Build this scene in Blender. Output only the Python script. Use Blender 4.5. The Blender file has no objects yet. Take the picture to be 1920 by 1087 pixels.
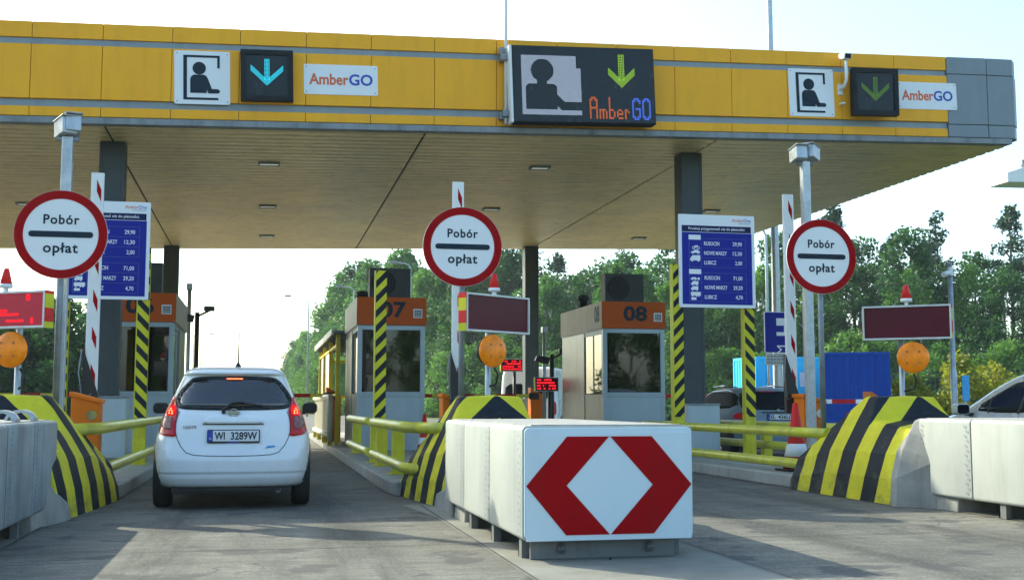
import bpy, bmesh, math, random
from mathutils import Vector, Matrix
from mathutils.bvhtree import BVHTree

S = bpy.context.scene
COL = S.collection
R = math.radians

# ------------------------------------------------------------------ camera
cd = bpy.data.cameras.new("camera")
cam = bpy.data.objects.new("camera", cd)
COL.objects.link(cam)
cd.sensor_fit = 'HORIZONTAL'
cd.sensor_width = 36.0
cd.lens = 36.0 * 2200.0 / 1920.0
cd.clip_start = 0.05
cd.clip_end = 3000.0
cam.location = (0, 0, 1.1)
cam.rotation_euler = (R(90 + 5.57), 0, R(-12.0))
S.camera = cam

# ------------------------------------------------------------------ sky, sun, exposure
SUN = Vector((-0.95, 1.18, 1.0)).normalized()          # towards the sun
SUN_EL = math.asin(SUN.z)
SUN_AZ = math.atan2(SUN.x, SUN.y)                      # clockwise from +Y
world = bpy.data.worlds.new("World")
S.world = world
world.use_nodes = True
wn = world.node_tree
for n in list(wn.nodes):
    wn.nodes.remove(n)
sky = wn.nodes.new("ShaderNodeTexSky")
sky.sky_type = 'NISHITA'
sky.sun_disc = False
sky.sun_elevation = SUN_EL
sky.sun_rotation = SUN_AZ
sky.altitude = 50
sky.air_density = 1.0
sky.dust_density = 2.2
sky.ozone_density = 1.3
bg = wn.nodes.new("ShaderNodeBackground")
bg.inputs["Strength"].default_value = 0.15
wo = wn.nodes.new("ShaderNodeOutputWorld")
tint = wn.nodes.new("ShaderNodeMix")
tint.data_type = 'RGBA'
tint.blend_type = 'MULTIPLY'
tint.inputs[0].default_value = 1.0
tint.inputs[7].default_value = (.90, 1.01, .98, 1)          # the cool cast of the air that day
wn.links.new(sky.outputs[0], tint.inputs[6])
wn.links.new(tint.outputs[2], bg.inputs["Color"])
wn.links.new(bg.outputs[0], wo.inputs["Surface"])

ld = bpy.data.lights.new("sun", 'SUN')
ld.energy = 2.5
ld.angle = R(0.6)
ld.color = (1.0, 0.95, 0.74)
sun = bpy.data.objects.new("sun", ld)
COL.objects.link(sun)
sun.location = (-40, 60, 60)
sun.rotation_euler = (-SUN).to_track_quat('-Z', 'Y').to_euler()

S.view_settings.view_transform = 'Standard'
S.view_settings.look = 'None'
S.view_settings.gamma = 1.0
S.view_settings.use_curve_mapping = False
S.view_settings.exposure = 1.48
S.render.film_transparent = False
S.cycles.max_bounces = 8
S.cycles.diffuse_bounces = 4
S.cycles.glossy_bounces = 3
S.cycles.transparent_max_bounces = 12
S.cycles.caustics_reflective = False
S.cycles.caustics_refractive = False
S.cycles.use_denoising = True

random.seed(7)

# ------------------------------------------------------------------ materials
def _new(name):
    m = bpy.data.materials.new(name)
    m.use_nodes = True
    nt = m.node_tree
    for n in list(nt.nodes):
        nt.nodes.remove(n)
    out = nt.nodes.new("ShaderNodeOutputMaterial")
    return m, nt, out

def _math(nt, op, a, b=None):
    n = nt.nodes.new("ShaderNodeMath")
    n.operation = op
    for i, v in enumerate((a, b)):
        if v is None:
            continue
        if isinstance(v, (int, float)):
            n.inputs[i].default_value = v
        else:
            nt.links.new(v, n.inputs[i])
    return n.outputs[0]

def _noise(nt, vec, scale, detail=5, rough=.6, stretch=None):
    if stretch:
        mp = nt.nodes.new("ShaderNodeMapping")
        mp.inputs["Scale"].default_value = stretch
        nt.links.new(vec, mp.inputs[0])
        vec = mp.outputs[0]
    n = nt.nodes.new("ShaderNodeTexNoise")
    n.inputs["Scale"].default_value = scale
    n.inputs["Detail"].default_value = detail
    n.inputs["Roughness"].default_value = rough
    nt.links.new(vec, n.inputs["Vector"])
    return n.outputs["Fac"]

def _ramp(nt, fac, lo, hi):
    n = nt.nodes.new("ShaderNodeMapRange")
    n.clamp = True
    n.inputs[1].default_value = lo
    n.inputs[2].default_value = hi
    nt.links.new(fac, n.inputs[0])
    return n.outputs[0]

def _mix(nt, fac, a, b, mode='MIX'):
    n = nt.nodes.new("ShaderNodeMix")
    n.data_type = 'RGBA'
    n.blend_type = mode
    if isinstance(fac, (int, float)):
        n.inputs[0].default_value = fac
    else:
        nt.links.new(fac, n.inputs[0])
    for sock, v in ((n.inputs[6], a), (n.inputs[7], b)):
        if isinstance(v, tuple):
            sock.default_value = (v[0], v[1], v[2], 1)
        else:
            nt.links.new(v, sock)
    return n.outputs[2]

def _finish(nt, out, col, rough, metal, spec, coat, bump_h=None, bump=0.0, dist=.01, emis=None, estr=0):
    p = nt.nodes.new("ShaderNodeBsdfPrincipled")
    if isinstance(col, tuple):
        p.inputs["Base Color"].default_value = (*col, 1)
    else:
        nt.links.new(col, p.inputs["Base Color"])
    if isinstance(rough, (int, float)):
        p.inputs["Roughness"].default_value = rough
    else:
        nt.links.new(rough, p.inputs["Roughness"])
    p.inputs["Metallic"].default_value = metal
    p.inputs["Specular IOR Level"].default_value = spec
    p.inputs["Coat Weight"].default_value = coat
    p.inputs["Coat Roughness"].default_value = .04
    if emis:
        p.inputs["Emission Color"].default_value = (*emis, 1)
        p.inputs["Emission Strength"].default_value = estr
    if bump_h is not None and bump > 0:
        b = nt.nodes.new("ShaderNodeBump")
        b.inputs["Strength"].default_value = bump
        b.inputs["Distance"].default_value = dist
        nt.links.new(bump_h, b.inputs["Height"])
        nt.links.new(b.outputs[0], p.inputs["Normal"])
    nt.links.new(p.outputs[0], out.inputs["Surface"])
    return p

def mat(name, col, rough=.5, metal=0., var=.1, scale=2.5, dirt=0., dcol=(.05, .045, .035), streak=True,
        bump=0., bscale=80, spec=.5, coat=0., emis=None, estr=0, pw=False):
    m, nt, out = _new(name)
    tc = nt.nodes.new("ShaderNodeTexCoord")
    if pw:
        g = nt.nodes.new("ShaderNodeNewGeometry")
        vec = g.outputs["Position"]
    else:
        vec = tc.outputs["Object"]
    n1 = _noise(nt, vec, scale, 6)
    f1 = _ramp(nt, n1, .3, .7)
    a = tuple(c * (1 - var) for c in col)
    b = tuple(min(1, c * (1 + var)) for c in col)
    c = _mix(nt, f1, a, b)
    if dirt > 0:
        n2 = _noise(nt, vec, 1.0, 7, .7, (5.0, 5.0, .7) if streak else (3.0, 3.0, 3.0))
        f2 = _math(nt, 'MULTIPLY', _ramp(nt, n2, .48, .75), dirt)
        c = _mix(nt, f2, c, dcol)
    n3 = _noise(nt, vec, bscale, 3)
    rr = _math(nt, 'ADD', _math(nt, 'MULTIPLY', n1, .2), max(0.02, rough - .1))
    _finish(nt, out, c, rr, metal, spec, coat, n3, bump, .01, emis, estr)
    return m

def emit(name, col, strength):
    m, nt, out = _new(name)
    e = nt.nodes.new("ShaderNodeEmission")
    e.inputs[0].default_value = (*col, 1)
    e.inputs[1].default_value = strength
    nt.links.new(e.outputs[0], out.inputs[0])
    return m

def glass(name, tint, refl=.12, rough=.02):
    m, nt, out = _new(name)
    t = nt.nodes.new("ShaderNodeBsdfTransparent")
    t.inputs[0].default_value = (*tint, 1)
    g = nt.nodes.new("ShaderNodeBsdfGlossy")
    g.inputs[0].default_value = (1, 1, 1, 1)
    g.inputs["Roughness"].default_value = rough
    f = nt.nodes.new("ShaderNodeFresnel")
    f.inputs[0].default_value = 1.5
    fac = _math(nt, 'ADD', f.outputs[0], refl - .04)
    mx = nt.nodes.new("ShaderNodeMixShader")
    nt.links.new(fac, mx.inputs[0])
    nt.links.new(t.outputs[0], mx.inputs[1])
    nt.links.new(g.outputs[0], mx.inputs[2])
    nt.links.new(mx.outputs[0], out.inputs[0])
    return m

def stripes(name, kx, ky, kz, off, period, absx=False, ca=(.66, .59, .03), cb=(.009, .013, .019), scuff=.5, rough=.6):
    """Two-colour painted bands across the object's own coordinates, with scuffs."""
    m, nt, out = _new(name)
    tc = nt.nodes.new("ShaderNodeTexCoord")
    sp = nt.nodes.new("ShaderNodeSeparateXYZ")
    nt.links.new(tc.outputs["Object"], sp.inputs[0])
    x = sp.outputs[0]
    if absx:
        x = _math(nt, 'ABSOLUTE', x)
    c = _math(nt, 'ADD', _math(nt, 'ADD', _math(nt, 'MULTIPLY', x, kx), _math(nt, 'MULTIPLY', sp.outputs[1], ky)),
              _math(nt, 'MULTIPLY', sp.outputs[2], kz))
    wob = _noise(nt, tc.outputs["Object"], 9, 3)
    c = _math(nt, 'ADD', c, _math(nt, 'MULTIPLY', wob, .012))
    fr = _math(nt, 'FRACT', _math(nt, 'DIVIDE', _math(nt, 'ADD', c, 50 * period - off), period))
    s = _math(nt, 'LESS_THAN', fr, .5)
    n1 = _noise(nt, tc.outputs["Object"], 3.0, 6)
    ya = _mix(nt, _ramp(nt, n1, .3, .7), tuple(v * .82 for v in ca), tuple(min(1, v * 1.1) for v in ca))
    yb = _mix(nt, _ramp(nt, n1, .3, .7), cb, tuple(v * 1.7 for v in cb))
    col = _mix(nt, s, yb, ya)
    n2 = _noise(nt, tc.outputs["Object"], 2.2, 9, .75, (1.2, 1.2, 2.2))
    low = _ramp(nt, sp.outputs[2], .55, .0)
    wear = _math(nt, 'MULTIPLY', _ramp(nt, _math(nt, 'ADD', n2, _math(nt, 'MULTIPLY', low, .10)), .56, .74), scuff)
    col = _mix(nt, wear, col, (.10, .10, .075))
    _finish(nt, out, col, rough, 0, .15, 0, n2, .15, .004)
    return m

M = {}
M['yellow_panel'] = mat('yellow cladding', (1.0, .43, .014), .5, var=.07, scale=.9, dirt=.22, dcol=(.42, .20, .02), spec=.25)
M['grey_panel'] = mat('grey cladding', (.20, .235, .26), .45, var=.06, dirt=.1)
M['grey_strip'] = mat('grey trim', (.23, .28, .32), .4, var=.08, dirt=.25)
M['gutter'] = mat('weathered gutter', (.22, .24, .25), .55, var=.2, dirt=.65, dcol=(.03, .03, .03))
M['dark_gap'] = mat('dark gap', (.02, .022, .025), .8)
M['soffit'] = mat('beige soffit', (.82, .65, .32), .40, metal=.30, var=.12, scale=.5, dirt=.30, dcol=(.16, .12, .05), streak=False, spec=.4)
M['column'] = mat('column grey', (.055, .068, .074), .5, spec=.3, var=.15, dirt=.2)
M['galv'] = mat('galvanised steel', (.42, .46, .49), .42, metal=.55, var=.2, scale=9)
M['galv_dark'] = mat('dull steel', (.22, .25, .27), .5, metal=.4, var=.2, scale=9)
M['white'] = mat('white paint', (.78, .79, .78), .42, var=.04, dirt=.05)
M['sign_white'] = mat('sign white', (.80, .81, .82), .35, var=.02, scale=1.2, dirt=.03)
M['red'] = mat('sign red', (.34, .003, .006), .6, var=.12, spec=.05, dirt=.10)
M['black'] = mat('black paint', (.010, .012, .014), .6, var=.2, spec=.2)
M['navy'] = mat('navy print', (.014, .028, .045), .6, spec=.15)
M['blue'] = mat('sign blue', (.004, .014, .27), .5, var=.05, spec=.18)
M['blue_dark'] = mat('sign dark blue', (.004, .008, .07), .5, var=.05, spec=.18)
M['orange_txt'] = mat('orange print', (.72, .13, .03), .5)
M['blue_txt'] = mat('blue print', (.02, .06, .42), .5)
M['grey_txt'] = mat('grey print', (.16, .2, .28), .5)
M['hazard'] = mat('hazard yellow', (.62, .565, .03), .5, spec=.3, var=.12, scale=5, dirt=.45, dcol=(.10, .11, .03))
M['conc'] = mat('concrete', (.36, .355, .32), .85, var=.16, scale=3, dirt=.4, dcol=(.10, .095, .08), bump=.4, bscale=60, spec=.25)
M['conc_dull'] = mat('dull concrete', (.30, .295, .265), .85, var=.2, scale=3, dirt=.55, dcol=(.09, .085, .07), bump=.4, bscale=60, spec=.25)
M['conc_light'] = mat('pale concrete', (.52, .51, .47), .8, var=.12, scale=3, dirt=.3, dcol=(.18, .17, .14), bump=.3, bscale=60, spec=.25)
M['att_white'] = mat('grey white panel', (.41, .43, .395), .5, var=.08, scale=1.5, dirt=.38, dcol=(.20, .195, .165), spec=.3)
M['att_grey'] = mat('weathered grey panel', (.26, .30, .315), .5, metal=.15, var=.3, scale=2.2, dirt=.75, dcol=(.07, .08, .08))
M['att_top'] = mat('gritty top plate', (.33, .33, .31), .85, var=.25, scale=7, dirt=.5, streak=False, bump=.6, bscale=45)
M['rivet'] = mat('rivet steel', (.07, .08, .08), .5, metal=.3)
M['rivet_pale'] = mat('pale rivet', (.30, .31, .30), .45, metal=.3)
M['skid'] = mat('skid steel', (.17, .18, .18), .6, metal=.3, var=.25, dirt=.5)
M['booth_steel'] = mat('booth steel blue', (.33, .40, .44), .36, metal=.25, var=.06, scale=1.2, dirt=.18, dcol=(.12, .13, .12))
M['booth_side'] = mat('brushed booth steel', (.23, .245, .24), .38, metal=.45, var=.18, scale=2, dirt=.5, dcol=(.12, .11, .09))
M['booth_band'] = mat('dusty cream band', (.40, .355, .27), .6, var=.14, scale=1.6, dirt=.6, dcol=(.17, .13, .09))
M['booth_orange'] = mat('booth orange', (.50, .085, .008), .55, var=.06, spec=.15, dirt=.15, dcol=(.2, .05, .02))
M['interior'] = mat('booth interior', (.10, .105, .10), .7, var=.2)
M['desk'] = mat('desk laminate', (.16, .13, .09), .5)
M['ac'] = mat('air conditioner grey', (.05, .056, .056), .6, spec=.25, var=.25, dirt=.4)
M['black_mesh'] = mat('fan dark', (.006, .006, .007), .7)
M['cab_orange'] = mat('cabinet orange', (.78, .18, .008), .5, var=.08, spec=.2, dirt=.15, dcol=(.25, .08, .02))
M['cab_blue'] = mat('pale cabinet', (.42, .50, .54), .45, var=.05, dirt=.15)
M['amber'] = mat('amber lens', (.66, .19, .004), .25, var=.35, scale=9, spec=.3, emis=(.9, .26, .005), estr=.06)
M['amber_dark'] = mat('amber lens seat', (.30, .09, .005), .35)
M['redpanel'] = mat('dark red display', (.085, .004, .016), .2, var=.15, spec=.14)
M['redlit'] = mat('lit red display', (.10, .006, .02), .2, var=.2, spec=.14, emis=(.5, .03, .06), estr=.16)
M['frame_white'] = mat('display frame', (.55, .58, .58), .4, metal=.3, dirt=.2)
M['beacon'] = mat('beacon red', (.55, .015, .015), .4, var=.1, dirt=.1, spec=.25, emis=(.6, .02, .02), estr=.05)
M['led_red'] = emit('led red', (1.0, .012, .02), 0.81)
M['led_cyan'] = emit('led cyan', (.03, .70, .95), 0.68)
M['led_green'] = emit('led green', (.16, .42, .06), 0.279)
M['led_lime'] = emit('led lime', (.30, .62, .03), 0.56)
M['led_white'] = emit('led white', (.50, .64, .84), .44)
M['board_white'] = mat('bluish white sheeting', (.60, .73, .79), .3, var=.02, scale=1.2, dirt=.05)
M['led_orange'] = emit('led orange', (.95, .22, .04), 0.46)
M['led_blue'] = emit('led blue', (.08, .20, 1.0), 0.56)
M['led_box'] = mat('display housing', (.006, .009, .012), .5, var=.15, spec=.2)
M['led_face'] = mat('display face', (.006, .013, .018), .25, var=.2, spec=.25)
M['booth_glass'] = glass('booth glass', (.12, .17, .19), .055)
M['booth_side_glass'] = glass('dark booth glass', (.045, .07, .09), .07)
M['pale_glass'] = glass('shelter glass', (.62, .72, .72), .14, .15)
M['car_glass'] = mat('dark car glass', (.005, .009, .014), .08, spec=.32)
M['cabin_glass'] = glass('tinted car glass', (.24, .34, .40), .13)
M['screen_glass'] = glass('clear car glass', (.70, .78, .78), .06)
M['interior_dark'] = mat('dark cabin', (.012, .014, .017), .85, spec=.15)
M['seat_fabric'] = mat('seat fabric', (.014, .017, .022), .9, spec=.1)
M['car_white'] = mat('white car paint', (.74, .77, .79), .28, var=.01, coat=.6)
M['car_silver'] = mat('silver car paint', (.105, .13, .155), .28, metal=.25, var=.02, coat=.6)
M['car_grey'] = mat('grey car paint', (.20, .27, .33), .5, spec=.15, var=.03)
M['estate_glass'] = mat('dark estate glass', (.006, .010, .014), .6, spec=.05)
M['car_pale'] = mat('pale car paint', (.52, .55, .52), .28, metal=.3, var=.02, coat=.6)
M['tyre'] = mat('tyre rubber', (.012, .012, .013), .8)
M['rim'] = mat('alloy rim', (.35, .36, .37), .35, metal=.8)
M['trim'] = mat('black trim', (.010, .011, .012), .5)
M['lamp_red'] = mat('tail lamp red', (.32, .003, .008), .2, coat=.12, spec=.3, emis=(.9, .01, .03), estr=.03)
M['lamp_lit'] = emit('lit brake lamp', (.85, .016, .022), 0.481)
M['lamp_dot'] = emit('lit lamp dot', (1.0, .45, .15), 0.99)
M['lamp_clear'] = mat('tail lamp clear', (.24, .10, .105), .25, coat=.12, spec=.3, var=.4, scale=22)
M['chrome'] = mat('chrome', (.42, .46, .50), .15, metal=.9)
M['plate'] = mat('number plate', (.68, .70, .70), .4, var=.03)
M['eu_blue'] = mat('plate blue', (.01, .04, .35), .4)
M['cone_red'] = mat('cone red', (.60, .02, .015), .5, spec=.2, var=.1, dirt=.1)
M['cont_light'] = mat('light blue container', (.05, .60, .92), .5, spec=.2, var=.06, dirt=.08)
M['cont_dark'] = mat('dark blue container', (.004, .065, .42), .55, spec=.15, var=.08, dirt=.10, dcol=(.02, .03, .08))
M['bark'] = mat('bark', (.09, .075, .06), .9, var=.3, scale=5)
M['birch_bark'] = mat('birch bark', (.45, .43, .40), .85, var=.4, scale=6)
M['lens_grey'] = mat('light diffuser', (.80, .80, .70), .4, emis=(.9, .9, .75), estr=.10)
M['wire'] = mat('fence wire', (.16, .18, .18), .5, metal=.5)

def leafmat(name, c0, c1, trans=.48):
    m, nt, out = _new(name)
    oi = nt.nodes.new("ShaderNodeObjectInfo")
    g = nt.nodes.new("ShaderNodeNewGeometry")
    n1 = _noise(nt, g.outputs["Position"], .55, 4, .65)
    f = _math(nt, 'ADD', _math(nt, 'MULTIPLY', g.outputs["Random Per Island"], .5), _math(nt, 'MULTIPLY', n1, .5))
    f = _math(nt, 'ADD', f, _math(nt, 'MULTIPLY', _math(nt, 'SUBTRACT', oi.outputs["Random"], .5), .55))
    c = _mix(nt, _ramp(nt, f, .15, .85), c0, c1)
    d = nt.nodes.new("ShaderNodeBsdfPrincipled")
    d.inputs["Roughness"].default_value = .55
    d.inputs["Specular IOR Level"].default_value = .35
    nt.links.new(c, d.inputs["Base Color"])
    t = nt.nodes.new("ShaderNodeBsdfTranslucent")
    nt.links.new(_mix(nt, 1.0, c, (1.25, 1.3, .7), 'MULTIPLY'), t.inputs[0])
    mx = nt.nodes.new("ShaderNodeMixShader")
    mx.inputs[0].default_value = trans
    nt.links.new(d.outputs[0], mx.inputs[1])
    nt.links.new(t.outputs[0], mx.inputs[2])
    nt.links.new(mx.outputs[0], out.inputs[0])
    return m
M['leaf_birch'] = leafmat('birch leaves', (.046, .135, .034), (.115, .250, .060))
M['leaf_dark'] = leafmat('dark leaves', (.025, .082, .033), (.060, .148, .052))
M['leaf_pine'] = leafmat('pine needles', (.020, .060, .032), (.045, .105, .050), .2)
M['leaf_shrub'] = leafmat('shrub leaves', (.050, .140, .033), (.122, .25, .060))
M['leaf_lime'] = leafmat('lime leaves', (.14, .19, .02), (.30, .30, .04))

def ground_mat():
    m, nt, out = _new('worn concrete road')
    g = nt.nodes.new("ShaderNodeNewGeometry")
    pos = g.outputs["Position"]
    sp = nt.nodes.new("ShaderNodeSeparateXYZ")
    nt.links.new(pos, sp.inputs[0])
    n1 = _noise(nt, pos, .45, 7, .65)
    n2 = _noise(nt, pos, 14, 5, .7)
    n4 = _noise(nt, pos, 160, 2)
    base = _mix(nt, _ramp(nt, n1, .3, .72), (.130, .127, .110), (.320, .310, .258))
    base = _mix(nt, _math(nt, 'MULTIPLY', _ramp(nt, n2, .35, .75), .35), base, (.13, .13, .118))
    base = _mix(nt, _math(nt, 'MULTIPLY', _ramp(nt, n4, .4, .7), .22), base, (.31, .31, .28))
    # oil and rubber down each lane centre (lanes 5.3 m apart, one centred on x = 0)
    k = _math(nt, 'DIVIDE', _math(nt, 'ADD', sp.outputs[0], 5.3 * 20 + 2.65), 5.3)
    u = _math(nt, 'ABSOLUTE', _math(nt, 'SUBTRACT', _math(nt, 'FRACT', k), .5))      # 0 at the centre, .5 at the island
    n3 = _noise(nt, pos, 1.0, 6, .7, (2.2, .35, 1))
    lane = _math(nt, 'MULTIPLY', _ramp(nt, u, .26, .02), _ramp(nt, n3, .38, .68))
    base = _mix(nt, _math(nt, 'MULTIPLY', lane, .78), base, (.050, .052, .048))
    n6 = _noise(nt, pos, .9, 8, .75, (.55, 1.6, 1))
    base = _mix(nt, _math(nt, 'MULTIPLY', _ramp(nt, n6, .47, .62), .70), base, (.085, .085, .075))
    n7 = _noise(nt, pos, 55, 3, .6)
    base = _mix(nt, _math(nt, 'MULTIPLY', _ramp(nt, n7, .45, .66), .50), base, (.075, .075, .066))
    canopy_shade = _math(nt, 'MULTIPLY', _math(nt, 'MULTIPLY', _ramp(nt, sp.outputs[1], 10.2, 12.5), _ramp(nt, sp.outputs[1], 29, 25)), _ramp(nt, n1, .25, .75))  # the canopy's shade, painted into the road colour as a mottled darker band
    base = _mix(nt, _math(nt, 'MULTIPLY', canopy_shade, .72), base, (.058, .061, .058))
    # the two wheel tracks of every lane, worn dark and broken up
    tr = _math(nt, 'ABSOLUTE', _math(nt, 'SUBTRACT', u, .142))
    n8 = _noise(nt, pos, 1.0, 7, .7, (3.5, .45, 1))
    base = _mix(nt, _math(nt, 'MULTIPLY', _math(nt, 'MULTIPLY', _ramp(nt, tr, .075, .01), _ramp(nt, n8, .38, .56)), .85), base, (.050, .050, .045))
    # grit gathered along the kerbs
    base = _mix(nt, _math(nt, 'MULTIPLY', _math(nt, 'MULTIPLY', _ramp(nt, u, .20, .29), _ramp(nt, n2, .42, .6)), .55), base, (.11, .10, .08))
    n9 = _noise(nt, pos, 1.0, 8, .8, (1.2, 7.0, 1))
    base = _mix(nt, _math(nt, 'MULTIPLY', _ramp(nt, n9, .47, .62), .70), base, (.085, .083, .072))
    n10 = _noise(nt, pos, 34, 4, .7)
    base = _mix(nt, _math(nt, 'MULTIPLY', _ramp(nt, n10, .54, .68), .45), base, (.36, .345, .29))
    n5 = _noise(nt, pos, 1.7, 4, .55)
    spot = _ramp(nt, n5, .575, .62)
    base = _mix(nt, _math(nt, 'MULTIPLY', spot, .75), base, (.07, .07, .07))
    # hairline cracks
    v = nt.nodes.new("ShaderNodeTexVoronoi")
    v.feature = 'DISTANCE_TO_EDGE'
    v.inputs["Scale"].default_value = .55
    dist = nt.nodes.new("ShaderNodeVectorMath")
    dist.operation = 'ADD'
    nz = nt.nodes.new("ShaderNodeTexNoise")
    nz.inputs["Scale"].default_value = 1.3
    nz.inputs["Detail"].default_value = 5
    nt.links.new(pos, nz.inputs["Vector"])
    nt.links.new(pos, dist.inputs[0])
    nt.links.new(nz.outputs["Color"], dist.inputs[1])
    nt.links.new(dist.outputs[0], v.inputs["Vector"])
    crack = _math(nt, 'MULTIPLY', _math(nt, 'LESS_THAN', v.outputs["Distance"], .005), _ramp(nt, n1, .45, .55))
    base = _mix(nt, _math(nt, 'MULTIPLY', crack, .6), base, (.05, .05, .05))
    h = _math(nt, 'ADD', n4, _math(nt, 'MULTIPLY', n2, .5))
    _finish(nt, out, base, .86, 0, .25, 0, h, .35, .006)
    return m
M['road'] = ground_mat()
M['apron'] = mat('concrete apron', (.225, .222, .19), .88, var=.22, scale=1.3, dirt=.5, dcol=(.11, .10, .09), streak=False, bump=.4, bscale=70, spec=.25, pw=True)
M['grass'] = mat('rough grass', (.075, .10, .03), .95, var=.4, scale=.7, dirt=.4, dcol=(.16, .15, .06), streak=False, bump=.6, bscale=18, spec=.2, pw=True)
M['joint'] = mat('joint filler', (.06, .06, .055), .9, pw=True)

# ------------------------------------------------------------------ mesh helpers
class MB:
    def __init__(self):
        self.v, self.f, self.m, self.s = [], [], [], []

    def add(self, vs, fs, m=0, smooth=False):
        o = len(self.v)
        self.v += [tuple(p) for p in vs]
        for f in fs:
            self.f.append(tuple(o + i for i in f))
            self.m.append(m)
            self.s.append(smooth)

    def box(self, x0, x1, y0, y1, z0, z1, m=0):
        vs = [(x0, y0, z0), (x1, y0, z0), (x1, y1, z0), (x0, y1, z0), (x0, y0, z1), (x1, y0, z1), (x1, y1, z1), (x0, y1, z1)]
        self.add(vs, [(0, 3, 2, 1), (4, 5, 6, 7), (0, 1, 5, 4), (1, 2, 6, 5), (2, 3, 7, 6), (3, 0, 4, 7)], m)
        return self

    def prism(self, poly, a0, a1, axis='y', m=0, smooth=False):
        def P(u, v, a):
            return {'y': (u, a, v), 'x': (a, u, v), 'z': (u, v, a)}[axis]
        n = len(poly)
        vs = [P(u, v, a0) for u, v in poly] + [P(u, v, a1) for u, v in poly]
        fs = [tuple(range(n)), tuple(range(2 * n - 1, n - 1, -1))]
        self.add(vs, fs, m, False)
        self.add(vs, [(i, (i + 1) % n, n + (i + 1) % n, n + i) for i in range(n)], m, smooth)
        return self

    def disc(self, cx, cz, r, y0, y1, m=0, n=40, axis='y', sx=1.0):
        return self.prism([(cx + sx * r * math.cos(2 * math.pi * i / n), cz + r * math.sin(2 * math.pi * i / n)) for i in range(n)], y0, y1, axis, m, True)

    def ring(self, cx, cz, r0, r1, y0, y1, m=0, n=56, sx=1.0):
        vs = []
        for y in (y0, y1):
            for r in (r0, r1):
                vs += [(cx + sx * r * math.cos(2 * math.pi * i / n), y, cz + r * math.sin(2 * math.pi * i / n)) for i in range(n)]
        fs = []
        for i in range(n):
            j = (i + 1) % n
            fs += [(i, j, n + j, n + i), (2 * n + j, 2 * n + i, 3 * n + i, 3 * n + j), (i, 2 * n + i, 2 * n + j, j), (n + j, 3 * n + j, 3 * n + i, n + i)]
        self.add(vs, fs, m)
        return self

    def tube(self, pts, r, n=10, m=0, caps=True, smooth=True):
        pts = [Vector(p) for p in pts]
        rs = r if isinstance(r, (list, tuple)) else [r] * len(pts)
        vs = []
        up = None
        for i, p in enumerate(pts):
            t = (pts[min(i + 1, len(pts) - 1)] - pts[max(i - 1, 0)]).normalized()
            if up is None:
                up = Vector((0, 0, 1)) if abs(t.z) < .9 else Vector((0, 1, 0))
            a = (up - t * up.dot(t)).normalized()
            up = a
            b = t.cross(a)
            for k in range(n):
                w = 2 * math.pi * (k + .5) / n
                vs.append(p + (a * math.cos(w) + b * math.sin(w)) * rs[i])
        fs = []
        for i in range(len(pts) - 1):
            for k in range(n):
                fs.append((i * n + k, i * n + (k + 1) % n, (i + 1) * n + (k + 1) % n, (i + 1) * n + k))
        self.add(vs, fs, m, smooth)
        if caps:
            self.add(vs, [tuple(range(n - 1, -1, -1)), tuple((len(pts) - 1) * n + k for k in range(n))], m)
        return self

    def lathe(self, prof, c=(0, 0, 0), n=24, m=0, axis='z', smooth=True):
        vs = []
        for r, h in prof:
            for k in range(n):
                a = 2 * math.pi * k / n
                u, w = r * math.cos(a), r * math.sin(a)
                p = {'z': (u, w, h), 'y': (u, h, w), 'x': (h, u, w)}[axis]
                vs.append((p[0] + c[0], p[1] + c[1], p[2] + c[2]))
        fs = []
        for i in range(len(prof) - 1):
            for k in range(n):
                fs.append((i * n + k, i * n + (k + 1) % n, (i + 1) * n + (k + 1) % n, (i + 1) * n + k))
        self.add(vs, fs, m, smooth)
        self.add(vs, [tuple(range(n)), tuple((len(prof) - 1) * n + k for k in range(n - 1, -1, -1))], m)
        return self

    def text(self, s, x, z, h, y, m=0, align='CENTER', w=None, bold=0.0, depth=.003, sx=1.0, vert=False, space=1.0):
        """Lettering in the XZ plane facing -Y; (x, z) baseline anchor, h capital height, w total width."""
        cu = bpy.data.curves.new("t", 'FONT')
        cu.body = s
        cu.size = 1.0
        cu.offset = bold
        cu.space_character = space
        cu.resolution_u = 3
        cu.extrude = .5
        ob = bpy.data.objects.new("t", cu)
        COL.objects.link(ob)
        dg = bpy.context.evaluated_depsgraph_get()
        me = bpy.data.meshes.new_from_object(ob.evaluated_get(dg))
        vs = [v.co.copy() for v in me.vertices]
        fs = [tuple(p.vertices) for p in me.polygons]
        bpy.data.objects.remove(ob)
        bpy.data.curves.remove(cu)
        bpy.data.meshes.remove(me)
        if not vs:
            return self
        k = h / .70
        x0 = min(v.x for v in vs)
        x1 = max(v.x for v in vs)
        kx = k * sx if w is None else w / (x1 - x0)
        ax = {'CENTER': (x0 + x1) / 2, 'LEFT': x0, 'RIGHT': x1}[align]
        out = [(x + (v.x - ax) * kx, y - depth * (v.z + .5), z + v.y * k) for v in vs]
        if vert:
            out = [(x - (p[2] - z), p[1], z + (p[0] - x)) for p in out]
        self.add(out, fs, m)
        return self

    def xform(self, mx, start=0):
        for i in range(start, len(self.v)):
            self.v[i] = tuple(mx @ Vector(self.v[i]))
        return self

    def shear(self, k):
        self.v = [(x, y, z + k * x) for x, y, z in self.v]
        return self

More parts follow.
